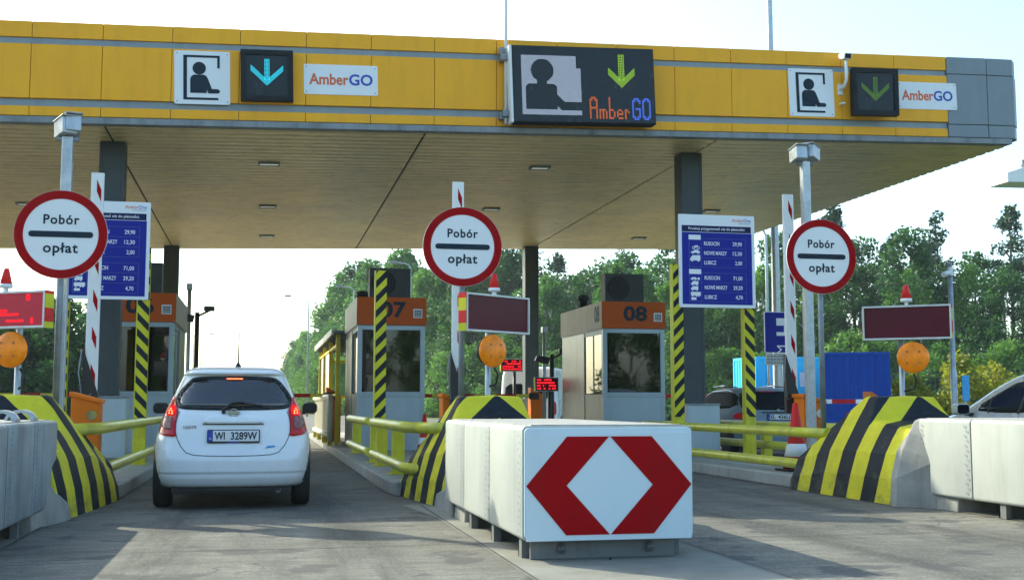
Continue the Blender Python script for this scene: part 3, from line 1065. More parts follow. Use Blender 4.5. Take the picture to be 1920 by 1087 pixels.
gate(7.73, 16.3, .15, -.25, 4.26, 'white and red raised barrier with orange cabinet beside the tilted grey pole and traffic cone')

# ------------------------------------------------------------------ red displays with amber lamps
EDGE = stripes('display edge', 0, 0, 1.0, .02, .30, ca=(.62, .60, .03), cb=(.5, .02, .02), scuff=.1)
def display(x, y, yaw, w, h, zc, lx, ly, lz, label, wording=False):
    t = thing('warning_display', label, 'warning display', (x, y, .17), group='red displays above amber lamps')
    b = MB()
    b.tube([(0, .12, 0), (0, .12, zc - .17)], .035, 12)
    b.build('post', 'galv', t)
    p = bpy.data.objects.new('display_head', None)
    COL.objects.link(p)
    p.parent = t
    p.location = (lx, 0, zc - .17)
    p.rotation_euler = (0, 0, yaw)
    hw, hh = w / 2, h / 2
    b = MB()
    b.box(-hw + .02, hw - .02, .0, .10, -hh + .02, hh - .02)
    for a in ((-hw, hw, hh - .022, hh), (-hw, hw, -hh, -hh + .022), (-hw, -hw + .022, -hh + .022, hh - .022), (hw - .022, hw, -hh + .022, hh - .022)):
        b.box(a[0], a[1], -.035, .10, a[2], a[3])
    for k in range(6):
        for s in (-1, 1):
            X = -hw + .08 + k * (w - .16) / 5
            b.box(X - .008, X + .008, -.039, -.035, s * (hh - .011) - .006, s * (hh - .011) + .006)
    b.build('display_frame', 'frame_white', p)
    MB().box(-hw + .023, hw - .023, -.012, -.0005, -hh + .023, hh - .023).build('screen', 'redlit' if wording else 'redpanel', p)
    for s in (-1, 1):
        x0 = s * (hw + .002)
        MB().box(min(x0, x0 + s * .006), max(x0, x0 + s * .006), -.03, .10, -hh, hh).build('edge_stripes', EDGE, p)
    if wording:
        b = MB()
        for (X, Z, ww, hhh) in ((-.30, -.02, .10, .05), (-.02, -.01, .22, .03), (.12, -.05, .26, .022), (.20, -.12, .24, .022), (-.12, -.13, .05, .06), (-.35, -.10, .16, .05), (.37, .13, .05, .07), (.43, -.12, .03, .07), (-.22, -.14, .04, .04)):
            b.prism(rrect(X - ww / 2, X + ww / 2, Z - hhh / 2, Z + hhh / 2, min(ww, hhh) * .45), -.0155, -.0125, 'y')
        b.build('lit_marks', 'led_red', p)
    b = MB()
    b.prism([(-.02, hh), (.02, hh), (.02, hh + .05), (-.02, hh + .05)], .03, .07, 'y', 1)
    b.lathe([(.072, hh + .05), (.072, hh + .09)], (0, .05, 0), 20, 1)
    b.lathe([(.066, hh + .0905), (.028, hh + .26), (.02, hh + .265)], (0, .05, 0), 20, 0)
    b.build('beacon', ['beacon', 'sign_white'], p)
    b = MB()
    b.lathe([(.185, .035), (.195, .02), (.195, -.015), (.17, -.045), (.09, -.06), (.02, -.064)], (0, 0, 0), 40, axis='y')
    o = b.build('amber_lamp', 'amber', t, loc=(lx * .2 + lx_off(x), ly, lz - .17))
    o.rotation_euler = (0, 0, yaw * .8)
    b = MB()
    for s in (-1, 1):
        for q in (-1, 1):
            b.disc(s * .075, q * .07, .014, -.064, -.045, 0, 10)
    b.build('lens_seats', 'amber_dark', o)
    MB().lathe([(.19, .036), (.17, .10), (.05, .12)], (0, 0, 0), 32, axis='y').build('lamp_back', 'trim', o)
    b = MB()
    b.tube([(lx_off(x) + .05, ly + .08, lz - .37), (lx_off(x) + .10, ly + .1, lz - .45), (lx_off(x) + .08, ly + .12, lz - .56), (.0, .12, lz - .60)], .014, 8)
    b.build('lamp_cable', 'trim', t)
    return t
def lx_off(x): return {-2.62: -.01, 2.68: .0, 8.0: .02}[x]
display(-2.62, 13.62, R(-32), 1.22, .40, 2.12, -.17, -.08, 1.69, 'lit red display with cone beacon above an amber lamp at the left picture edge', True)
display(2.68, 13.9, R(35), 1.10, .455, 2.19, .09, -.10, 1.74, 'dark red display with yellow edge above an amber lamp in the centre')
display(8.0, 13.55, R(-36), 1.08, .435, 2.14, .02, -.12, 1.69, 'dark red display with white frame above an amber lamp at the right')
# ------------------------------------------------------------------ price boards on striped posts
BARF = stripes('bar paint rising', 1.05, 0, -1.0, .04, .245, scuff=.25)
BARB = stripes('bar paint falling', -1.05, 0, -1.0, .04, .245, scuff=.25)
def striped_post(parent, x, h, falling, name='striped_post', off=0):
    b = MB()
    b.box(x - .095, x - .075, 0, .14, 0, h)
    b.box(x - .075, x + .095, .005, .02, 0, h)
    b.box(x - .075, x + .095, .12, .14, 0, h)
    b.box(x - .13, x + .13, -.03, .19, 0, .012)
    b.prism([(x - .09, .012), (x - .0751, .012), (x - .0751, .12)], .03, .045, 'y')
    o = b.build(name, 'hazard', parent)
    MB().box(-.078, .098, 0, .006, .72, h - .004).build('striped_face', BARB if falling else BARF, o, loc=(x, -.003, 0))
    return o
def vehicle_icon(b, kind, cx, cz, s, m, y):
    d = .003
    def wheel(x, z, r):
        b.disc(cx + x * s, cz + z * s, r * s, y - d - .001, y, m, 12)
    def P(pl):
        b.prism([(cx + u * s, cz + v * s) for u, v in pl], y - d, y, 'y', m)
    if kind == 'bike':
        b.ring(cx - .28 * s, cz - .12 * s, .13 * s, .2 * s, y - d, y, m, 14)
        b.ring(cx + .28 * s, cz - .12 * s, .13 * s, .2 * s, y - d, y, m, 14)
        P([(-.3, -.1), (-.1, .18), (.2, .2), (.3, -.05), (.2, -.05), (.1, .05), (-.05, -.1)])
    elif kind == 'car':
        P([(-.55, -.12), (-.5, .02), (-.25, .08), (-.05, .22), (.3, .22), (.45, .06), (.55, .02), (.55, -.12)])
        wheel(-.3, -.14, .1); wheel(.33, -.14, .1)
    elif kind == 'van':
        P([(-.55, -.22), (-.53, .0), (-.42, .12), (-.28, .3), (.55, .32), (.55, -.22)])
        wheel(-.32, -.24, .1); wheel(.35, -.24, .1)
    elif kind == 'truck':
        P([(-.55, -.2), (-.52, .04), (-.32, .12), (-.32, .28), (.5, .28), (.5, -.2)])
        wheel(-.34, -.22, .1); wheel(.3, -.22, .1)
    elif kind == 'trailer':
        P([(-.55, -.08), (-.45, .04), (-.28, .14), (.05, .14), (.15, .02), (.3, .0), (.3, .1), (.55, .1), (.55, -.1), (.2, -.1)])
        wheel(-.35, -.1, .09); wheel(.0, -.1, .09); wheel(.45, -.12, .08)
    elif kind == 'bus':
        b.prism(rrect(cx - .55 * s, cx + .55 * s, cz - .2 * s, cz + .2 * s, .05 * s), y - d, y, 'y', m)
        for x in (-.35, .1, .35): wheel(x, -.22, .09)
    else:
        b.prism(rrect(cx - .3 * s, cx + .3 * s, cz - .14 * s, cz + .14 * s, .02 * s), y - d, y, 'y', m)
def price_board(x, y, w, zb, zt, posts, label, yaw=0.):
    t = thing('price_board', label, 'price board', (x, y, .17), yaw, group='blue toll price boards')
    h = zt - zb
    for px, ph, fall in posts:
        striped_post(t, px, ph, fall)
    k = w / 823.0                                       # the close view's board is 823 wide, 1000 tall
    kz = h / 1000.0
    X = lambda u: (u - 460) * k
    Z = lambda v: zb - .17 + (1053 - v) * kz
    b = MB()
    b.prism(rrect(-w / 2, w / 2, zb - .17, zt - .17, .02), -.045, -.02, 'y')
    pan = b.build('panel', 'sign_white', t)
    b = MB()
    y0 = -.0455
    b.box(X(83), X(838), y0 - .002, y0, Z(1020), Z(246), 0)
    b.box(X(83), X(833), y0 - .002, y0, Z(241), Z(172), 1)
    b.build('blue_field', ['blue', 'blue_dark'], pan)
    b = MB()
    y1 = y0 - .0025
    b.text('Prosimy przygotować się do płatności.', X(155), Z(217), 26 * kz, y1, 0, 'LEFT', 612 * k, .012)
    for j, (rows, top) in enumerate(((('RUSOCIN', '29,90'), ('NOWE MARZY', '12,30'), ('LUBICZ', '2,00')), 312), ) if False else enumerate((((('RUSOCIN', '29,90'), ('NOWE MARZY', '12,30'), ('LUBICZ', '2,00')), 312), ((('RUSOCIN', '71,00'), ('NOWE MARZY', '29,20'), ('LUBICZ', '4,70')), 682))):
        ww = {'RUSOCIN': 165, 'NOWE MARZY': 245, 'LUBICZ': 130}
        for i, (a, p) in enumerate(rows):
            zz = top + 72 + i * 103
            b.text(a, X(320), Z(zz), 40 * kz, y1, 0, 'LEFT', ww[a] * k, .014)
            b.text(p, X(730), Z(zz), 40 * kz, y1, 0, 'RIGHT', (100 if len(p) == 5 else 77) * k, .014)
        t_ = .0025
        for i in range(4):
            zz = Z(top + i * 103)
            b.box(X(288), X(772), y1 - .001, y1, zz - t_ / 2, zz + t_ / 2, 1)
        for u in (288, 772):
            b.box(X(u) - t_ / 2, X(u) + t_ / 2, y1 - .001, y1, Z(top + 309), Z(top), 1)
        b.box(X(158), X(160.5), y1 - .001, y1, Z(top + 309), Z(top), 1)
        b.box(X(158), X(288), y1 - .001, y1, Z(top + 310.5), Z(top + 308), 1)
        b.box(X(155), X(284), y1 - .001, y1, Z(top + 14), Z(top - 38), 0)
        icons = (('bike', 232, 92, 85), ('car', 225, 145, 90), ('van', 222, 215, 100)) if j == 0 else (('trailer', 218, 62, 90), ('truck', 215, 112, 75), ('van', 212, 168, 70), ('bus', 224, 226, 95), ('box', 202, 278, 90))
        for kd, u, dv, sz in icons:
            vehicle_icon(b, kd, X(u), Z(top + dv), sz * k, 0, y1)
    b.build('lettering', ['sign_white', 'grey_txt'], pan)
    b = MB()
    two_tone(b, 'Amber', 'One', X(730), Z(122), 36 * kz, 205 * k, y0, 0, 1, 0.0, .62)
    b.text('AUTOSTRADA', X(765), Z(144), 11 * kz, y0, 2, w=135 * k)
    b.build('maker_lettering', ['orange_txt', 'blue_txt', 'grey_txt'], pan)
    return t
price_board(7.735, 19.2, 1.41, 2.775, 4.40, ((-.72, 3.35, False), (.59, 2.78, True)), 'blue and white toll price board on striped posts at the right front column')
price_board(-2.43, 19.2, 1.31, 2.735, 4.28, ((-.62, 2.7, False), (.575, 3.4, True)), 'blue and white toll price board on striped posts behind the leftmost round sign')
t = thing('hazard_post', 'single yellow and black striped post in front of the booth marked 07', 'striped post', (1.88, 19.2, .17))
striped_post(t, 0, 3.12, False)

# ------------------------------------------------------------------ toll booths
def booth(x, num, label, side_num=False, band='booth_band'):
    t = thing('toll_booth', label, 'toll booth', (x, 24.2, .171), group='orange fronted toll booths')
    W, D = .69, 3.5
    b = MB()
    b.box(-W, W, 0, .04, 0, 1.13)
    b.build('front_wall', 'booth_steel', t)
    MB().box(-W, W, D - .04, D, 0, 2.53).build('rear_wall', 'booth_steel', t)
    for s in (-1, 1):
        b = MB()
        a, c = sorted((s * W, s * (W - .04)))
        b.box(a, c, .042, 1.5, 0, 1.13)
        for y0, y1 in ((1.502, 2.1), (2.106, 2.75), (2.756, D - .042)):
            b.box(a, c, y0, y1, 0, 1.13)
            b.box(a, c, y0, y1, 1.136, 2.53)
        a, c = sorted((s * (W - .002), s * (W + .012)))
        b.box(a, c, 1.48, 1.54, 0, 2.52)
        b.box(a, c, .05, D - .05, 1.11, 1.15)
        b.build('side_wall', 'booth_side', t)
    b = MB()
    e = .004
    for s in (-1, 1):
        a, c = sorted((s * (W + e), s * (W - .09)))
        b.box(a, c, -e, .075, .0, 2.54)
    b.box(-W + .09, W - .09, -e, .06, 1.13, 1.19)
    b.box(-W + .09, W - .09, -e, .06, 2.46, 2.54)
    b.box(-W - .012, W + .012, -.014, .03, 1.09, 1.13)
    b.build('window_frame', 'booth_steel', t, bevel=.006)
    b = MB()
    b.box(-W + .088, W - .088, .025, .031, 1.188, 2.462)
    b.build('front_window', 'booth_glass', t)
    for s in (-1, 1):
        b = MB()
        for y0, y1 in ((.12, .76), (.80, 1.46)):
            a, c = sorted((s * (W - .012), s * (W - .018)))
            b.box(a, c, y0, y1, 1.17, 2.44)
        w_ = b.build('side_window', 'booth_side_glass', t)
        b = MB()
        a, c = sorted((s * W, s * (W - .03)))
        b.box(a, c, .076, .12, 1.13, 2.53)
        b.box(a, c, .76, .80, 1.13, 2.53)
        b.box(a, c, 1.46, 1.478, 1.13, 2.53)
        b.box(a, c, .12, .76, 2.44, 2.53)
        b.box(a, c, .80, 1.46, 2.44, 2.53)
        b.build('frame', 'galv_dark', w_)
    b = MB()
    b.box(-W - .03, W + .03, -.035, -.005, 2.56, 3.135)
    ob = b.build('name_band', 'booth_orange', t, bevel=.006)
    b = MB()
    for s in (-1, 1):
        a, c = sorted((s * (W + .03), s * (W + .005)))
        for y0, y1 in ((-.004, 1.1), (1.104, 2.2), (2.204, D + .03)):
            b.box(a, c, y0, y1, 2.56, 3.135)
    b.box(-W, W, D + .005, D + .03, 2.56, 3.135)
    b.build('side_band', band, t)
    b = MB()
    b.box(-W - .02, W + .02, -.004, D + .02, 3.02, 3.12)
    b.box(-W - .01, W + .01, -.002, D + .01, 2.535, 2.56)
    b.build('roof', 'galv_dark', t)
    b = MB()
    b.text(num, .03, 2.735, .30, -.0355, 0, w=.54, bold=.035)
    if side_num:
        b.build('number', 'navy', ob)
        b = MB()
        st = 0
        b.text(num, 0, 2.72, .34, -.0, 0, w=.40, bold=.03)
        for i in range(st, len(b.v)):
            p = b.v[i]
            b.v[i] = (-W - .0305 + p[1], .36 - p[0], p[2])
    b.build('number', 'navy', ob)
    b = MB()
    for k in range(5):
        b.box(.46, .60, -.046, -.0365, 2.745 + k * .032, 2.748 + k * .032 + .004)
    for k in range(4):
        b.box(.472 + k * .036, .476 + k * .036, -.047, -.0365, 2.73, 2.885)
    b.box(.445, .462, -.05, -.0365, 2.715, 2.90); b.box(.612, .63, -.05, -.0365, 2.715, 2.90)
    b.box(.462, .612, -.05, -.0365, 2.715, 2.732); b.box(.462, .612, -.05, -.0365, 2.883, 2.90)
    g = b.build('vent_grille', 'sign_white', t)
    MB().box(.462, .612, -.0375, -.0362, 2.732, 2.883).build('vent_dark', 'black_mesh', g)
    # inside: floor, desk, screen, chair back, cabinet
    b = MB()
    b.box(-W + .05, W - .05, .05, D - .05, .0, .06)
    b.box(-W + .05, W - .05, .05, D - .05, 2.50, 2.53)
    b.box(-.2, W - .05, 2.4, D - .05, .06, 2.2)
    b.box(-.55, -.1, 1.6, 1.75, .06, 1.95)
    b.build('interior', 'interior', t)
    b = MB()
    b.box(-W + .06, W - .06, .10, .62, 1.02, 1.06)
    b.box(.12, .16, .36, .40, 1.06, 1.3)
    b.prism(rrect(-.10, .36, 1.26, 1.60, .02), .33, .37, 'y')
    b.box(-.5, -.3, .3, .5, 1.06, 1.32)
    b.build('desk', 'desk', t)
    return t
booth(-2.42, '06', 'toll booth with orange front left of the white hatchback, half hidden by a price board')
booth(2.60, '07', 'toll booth marked 07 behind the single striped post', band='att_white')
booth(7.83, '08', 'toll booth marked 08 on its orange front and cream side', True)
def aircon(x, label, w):
    t = thing('air_conditioner', label, 'air conditioner', (x, 24.55, 3.311), group='air conditioners on the booth roofs')
    b = MB()
    b.box(-w, w, 0, .34, .03, .62)
    b.box(-w + .05, -w + .12, -.0, .34, 0, .03)
    b.box(w - .12, w - .05, -.0, .34, 0, .03)
    for k in range(7):
        b.box(w * .38, w - .04, -.008, 0, .10 + k * .065, .14 + k * .065)
    b.box(-w - .006, w + .006, -.01, .35, .62, .64)
    b.build('casing', 'ac', t, bevel=.008)
    b = MB()
    b.disc(-w * .32, .325, .265, -.006, -.001, 0, 36)
    b.build('fan', 'black_mesh', t)
    b = MB()
    for r in (.08, .14, .20, .262):
        b.ring(-w * .32, .325, r - .006, r, -.02, -.0065, 0, 32)
    b.build('fan_guard', 'trim', t)
aircon(2.6, 'dark grey air conditioner on the roof of the booth marked 07', .43)
aircon(7.74, 'dark grey air conditioner on the roof of the booth marked 08', .44)
aircon(-2.42, 'dark grey air conditioner on the roof of the leftmost booth', .40)
for x, y, lab in ((2.2, 26.6, 'small dark roof vent at the rear left of the booth marked 07'), (7.35, 26.5, 'small dark roof vent above the cream side of the booth by the right column')):
    t = thing('roof_vent', lab, 'roof vent', (x, y, 3.291))
    MB().lathe([(.09, 0), (.09, .22), (.15, .24), (.15, .33), (.06, .37)], n=16).build('cowl', 'trim', t)

# ------------------------------------------------------------------ guard rails
def rail(x, y0, y1, zu, zl, posts, label, r=.068, bend=0.):
    t = thing('guard_rail', label, 'guard rail', (x, y0, .17), group='yellow pipe guard rails along the islands')
    for nm, z, ya in (('upper_pipe', zu, 0.), ('lower_pipe', zl, .0)):
        pts = ([(bend, -.38, z - .17), (bend * .45, .05, z - .17)] if bend else []) + [(0, (.45 if bend else 0) + (y1 - y0 - (.45 if bend else 0)) * i / 8, z - .17) for i in range(9)]
        MB().tube(pts, r, 14).build(nm, 'rail', t)
    for py in posts:
        b = MB()
        b.box(.03, .19, py - y0 - .08, py - y0 + .08, .0, zu - .17 + .05)
        b.box(-.03, .25, py - y0 - .14, py - y0 + .14, .0, .015)
        b.build('post', 'hazard', t, bevel=.006)
M['rail'] = mat('worn yellow pipe', (.58, .56, .04), .35, var=.10, scale=3, dirt=.6, dcol=(.20, .19, .07), bump=.15, bscale=30)
rail(1.70, 13.6, 18.35, .83, .345, (18.1, 15.9), 'yellow pipe guard rail beside the lane, ending at the nose behind the red arrow cushion', bend=.36)
rail(1.70, 18.75, 23.4, .83, .345, (19.1, 22.9), 'yellow pipe guard rail beside the booth marked 07, behind the nearer rail')
rail(-1.80, 13.5, 22.6, .83, .34, (22.3,), 'yellow pipe guard rail left of the white hatchback', bend=-.34)
rail(7.08, 13.9, 21.3, .73, .31, (20.9,), 'yellow pipe guard rail running into the scuffed striped nose')
rail(8.72, 15.2, 23.0, .74, .40, (16.0, 19.7, 22.6), 'yellow pipe guard rail in front of the grey estate car')

def equip_cab(x, y, w, h, label, d=.45):
    t = thing('equipment_cabinet', label, 'cabinet', (x, y, .171), group='pale cabinets below the columns')
    b = MB()
    b.box(-w, w, 0, d, .06, h)
    b.build('body', 'cab_blue', t, bevel=.012)
    MB().box(-w + .02, w - .02, .02, d - .02, 0, .06).build('plinth', 'galv_dark', t)
    b = MB()
    b.box(-w + .03, w - .03, -.006, -.0005, .12, h - .04)
    b.box(w - .09, w - .07, -.02, -.006, h * .5, h * .5 + .1)
    b.build('door', 'cab_blue', t)
    MB().box(-w - .01, w + .01, -.015, d + .01, h, h + .03).build('lid', 'galv_dark', t)
equip_cab(7.93, 20.4, .31, .92, 'pale blue grey cabinet at the foot of the right front column')
equip_cab(-2.40, 20.35, .22, 1.04, 'pale blue grey cabinet beside the orange barrier cabinet near the white hatchback')

# ------------------------------------------------------------------ cones
def cone(x, y, z, h, label, grp='traffic cones on the islands'):
    t = thing('traffic_cone', label, 'traffic cone', (x, y, z), group=grp)
    k = h / .75
    MB().lathe([(.15 * k, .03), (.10 * k, .30 * k), (.075 * k, .42 * k), (.028 * k, .75 * k), (.015 * k, .75 * k)], n=20).build('cone_body', 'cone_red', t)
    b = MB()
    b.lathe([(.133 * k, .16 * k), (.104 * k, .30 * k)], n=20)
    b.build('white_band', 'sign_white', t)
    MB().prism(rrect(-.19 * k, .19 * k, -.19 * k, .19 * k, .04 * k), 0.001, .03, 'z').build('base', 'trim', t)
cone(7.42, 15.55, .171, .95, 'large red and white traffic cone behind the yellow rail at the right')
cone(3.08, 22.6, .171, .75, 'small red traffic cone beside the booth marked 07')
cone(12.9, 24.4, .171, .75, 'small red traffic cone seen just above the scuffed striped nose')

# ------------------------------------------------------------------ exit barriers and small red fare displays
ARM = stripes('barrier arm paint', 1.0, 0, 0, 0, 1.1, ca=(.60, .02, .025), cb=(.55, .5, .08), scuff=.15)
ARMR = stripes('barrier arm paint white', 1.0, 0, 0, 0, 1.1, ca=(.60, .02, .025), cb=(.70, .70, .70), scuff=.15)
for x, y, z, paint, lab, L in ((1.75, 30, 1.32, ARM, 'red and yellow lowered barrier beyond the white hatchback', 3.1), (7.0, 30, 1.32, ARM, 'red and yellow lowered barrier beyond the middle lane', 3.1), (12.4, 30, 1.32, ARM, 'red and yellow lowered barrier right of the booth marked 08', 3.1),
                               (-3.5, 30, 1.32, ARM, 'red and yellow lowered barrier at the far left behind the grey cushion', 3.1), (12.95, 23.3, 1.16, ARMR, 'red and white lowered barrier in front of the blue containers', 1.6)):
    t = thing('lowered_barrier', lab, 'barrier', (x, y, .171), group='lowered barriers')
    b = MB()
    b.prism([(-.16, 0), (.2, 0), (.2, z - .17 + .02), (-.16, z - .17 + .22)], -.18, .18, 'y')
    b.build('cabinet', 'cab_orange', t, bevel=.012)
    MB().box(-L, -.16, -.24, -.20, z - .21, z - .12).build('arm', paint, t)
    MB().box(-.22, .04, -.25, -.181, z - .25, z - .09).build('arm_holder', 'trim', t)
for x, y, zc, w, h, lab in ((6.80, 32, 2.19, .62, .36, 'small lit red fare display in front of the white van'), (6.9, 28.3, 1.60, .60, .35, 'small lit red fare display on a black post beside the booth marked 08')):
    t = thing('fare_display', lab, 'fare display', (x, y, .171), group='small red fare displays')
    b = MB()
    b.box(-w / 2, w / 2, 0, .10, zc - .17 - h / 2, zc - .17 + h / 2)
    b.build('housing', 'frame_white', t, bevel=.006)
    MB().box(-w / 2 + .02, w / 2 - .02, -.006, -.0005, zc - .17 - h / 2 + .02, zc - .17 + h / 2 - .02).build('screen', 'redpanel', t)
    b = MB()
    rq = random.Random(int(y * 10))
    for k in range(4):
        X = -w * .42
        while X < w * .36:
            ww = rq.uniform(.018, .06)
            if rq.random() < (.5 if k == 0 else .85):
                b.box(X, X + ww, -.010, -.0065, zc - .17 + h * (.30 - k * .2) - .018, zc - .17 + h * (.30 - k * .2) + .018)
            X += ww + .014
    b.build('lit_marks', 'led_red', t)
    b = MB()
    b.box(-w / 2 - .012, -w / 2 - .002, -.0, .10, zc - .17 - h / 2, zc - .17 + h / 2)
    b.build('yellow_edge', 'hazard', t)
    MB().tube([(.08, .05, 0), (.08, .05, zc - .17 - h / 2)], .045, 8).build('post', 'trim', t)
for x, y, h, lab in ((7.05, 29.2, 2.75, 'grey post with cameras left of the booth marked 08'), (-1.80, 30, 3.75, 'black and grey post with cameras beside the leftmost booth')):
    t = thing('camera_post', lab, 'camera post', (x, y, .17), group='posts with cameras behind the booths')
    b = MB()
    b.tube([(0, 0, 0), (0, 0, h)], .05, 10)
    b.build('post', 'galv', t)
    b = MB()
    b.tube([(.2, 0, 0), (.2, 0, h - .55)], .06, 8)
    b.tube([(.2, 0, h - .65), (.5, -.05, h - .5)], .03, 6)
    b.build('black_post', 'trim', t)
    b = MB()
    b.box(-.07, .07, -.12, .08, h, h + .16)
    b.build('camera_box', 'galv', t, bevel=.01)
    b = MB()
    b.prism([(-.26, h - .72), (.1, h - .80), (.14, h - .62), (-.2, h - .58)], -.08, .08, 'y')
    b.build('camera_head', 'trim', t, bevel=.02)
    MB().box(.36, .62, -.16, -.02, h - .52, h - .40).build('camera_head', 'trim', t, bevel=.02)
t = thing('camera_pole', 'thin galvanised pole with a small white camera at the right, before the shrubs', 'camera pole', (13.1, 20.5, 0))
b = MB()
b.tube([(0, 0, 0), (0, 0, 1.75), (0, 0, 1.76), (0, 0, 3.85)], [.062, .062, .05, .05], 12)
b.build('pole', 'galv', t)
b = MB()
b.tube([(0, -.05, 3.68), (-.22, -.12, 3.6)], [.045, .055], 10)
b.box(-.05, .02, -.09, -.03, 3.60, 3.76)
b.build('camera_head', 'white', t)
t = thing('info_plate', 'small bright blue plate on a thin post beside the camera pole', 'sign', (13.24, 20.35, 0))
MB().tube([(0, 0, 0), (0, 0, 1.66)], .018, 8).build('post', 'galv', t)
MB().box(-.075, .075, -.03, -.02, 1.17, 1.66).build('panel', mat('bright blue plate', (.03, .35, .72), .4, var=.4, scale=30), t)

# ------------------------------------------------------------------ shelter and railing behind the booth marked 07
t = thing('glass_shelter', 'yellow framed glass shelter with sloping white roof edge behind the booth marked 07', 'shelter', (1.75, 27.95, .171))
b = MB()
for y in (.1, 3.0, 6.0, 8.4):
    for x in (0, 1.5):
        b.box(x - .05, x + .05, y - .05, y + .05, 0, 2.58)
b.box(.05, 1.45, 8.36, 8.44, 2.2, 2.28)
b.box(.05, 1.45, 8.36, 8.44, 1.12, 1.2)
for x in (0, 1.5):
    b.box(x - .035, x + .035, .15, 8.35, 2.30, 2.36)
    b.box(x - .03, x + .03, .15, 8.35, 1.14, 1.19)
b.build('frame', mat('shelter yellow', (.95, .74, .03), .5, var=.10, dirt=.15), t)
b = MB()
b.box(-.14, 1.64, -.2, 8.6, 2.60, 2.66)
for k in range(9):
    b.box(-.10, 1.60, .1 + k, .16 + k, 2.50, 2.60)
b.build('roof', 'galv_dark', t)
MB().box(-.18, -.141, -.22, 8.62, 2.56, 2.70).build('roof_edge', 'white', t)
b = MB()
b.box(.06, 1.44, 8.39, 8.40, 1.2, 2.2)
for y0, y1 in ((3.06, 5.94), (6.06, 8.34)):
    b.box(-.004, .004, y0, y1, 1.2, 2.3)
b.box(1.496, 1.504, .2, 8.3, 1.2, 2.3)
b.build('glass', 'pale_glass', t)
t = thing('slat_railing', 'cream railing with vertical slats along the kerb by the glass shelter', 'railing', (1.52, 26.7, .171))
b = MB()
b.tube([(0, 0, .12), (0, 0, .95), (0, .18, 1.10), (0, 7.9, 1.10)], .07, 10)
b.tube([(0, 0, .22), (0, 7.9, .22)], .07, 10)
b.build('pipe_frame', mat('cream pipe', (.55, .50, .34), .45, var=.12, dirt=.35), t)
b = MB()
for k in range(52):
    b.box(-.012, .012, .25 + k * .145, .33 + k * .145, .25, 1.05)
b.build('slats', mat('slat cream', (.55, .52, .40), .5, var=.15), t)
b = MB()
for y in (.3, 2.7, 5.2, 7.6):
    b.box(-.05, .05, y - .06, y + .06, 0, .2)
b.build('feet', 'hazard', t)
# ------------------------------------------------------------------ vehicles
def spline(keys, z):
    """monotone cubic through rows keyed by the first column"""
    n = len(keys)
    if z <= keys[0][0]: return keys[0][1:]
    if z >= keys[-1][0]: return keys[-1][1:]
    i = max(k for k in range(n - 1) if keys[k][0] <= z)
    h = keys[i + 1][0] - keys[i][0]
    t = (z - keys[i][0]) / h
    out = []
    for c in range(1, len(keys[0])):
        d = [(keys[k + 1][c] - keys[k][c]) / (keys[k + 1][0] - keys[k][0]) for k in range(n - 1)]
        def tan(k):
            if k == 0: return d[0]
            if k == n - 1: return d[-1]
            if d[k - 1] * d[k] <= 0: return 0
            return 2 * d[k - 1] * d[k] / (d[k - 1] + d[k])
        m0, m1 = tan(i), tan(i + 1)
        a, b_ = keys[i][c], keys[i + 1][c]
        out.append((2 * t ** 3 - 3 * t ** 2 + 1) * a + (t ** 3 - 2 * t ** 2 + t) * h * m0 + (-2 * t ** 3 + 3 * t ** 2) * b_ + (t ** 3 - t ** 2) * h * m1)
    return out

def car_body(keys, nr=8.0, nf=5.0, bow=.05, levels=64, N=96):
    b = MB()
    z0, z1 = keys[0][0], keys[-1][0]
    vs = []
    zs = [z0 + (z1 - z0) * i / levels for i in range(levels + 1)]
    for z in zs:
        w, yr, yf = spline(keys, z)
        c, L = (yr + yf) / 2, (yf - yr) / 2
        for k in range(N):
            # dense near the corners
            a = 2 * math.pi * k / N
            co, si = math.cos(a), math.sin(a)
            n = nr if si < 0 else nf
            x = w * math.copysign(abs(co) ** (2 / n), co)
            y = L * math.copysign(abs(si) ** (2 / n), si)
            if si < 0: y += bow * (x / w) ** 2 * abs(si)
            vs.append((x, c + y, z))
    fs = []
    for i in range(levels):
        for k in range(N):
            fs.append((i * N + k, i * N + (k + 1) % N, (i + 1) * N + (k + 1) % N, (i + 1) * N + k))
    b.add(vs, fs, 0, True)
    b.add(vs, [tuple(range(N - 1, -1, -1)), tuple(levels * N + k for k in range(N))], 0, True)
    return b

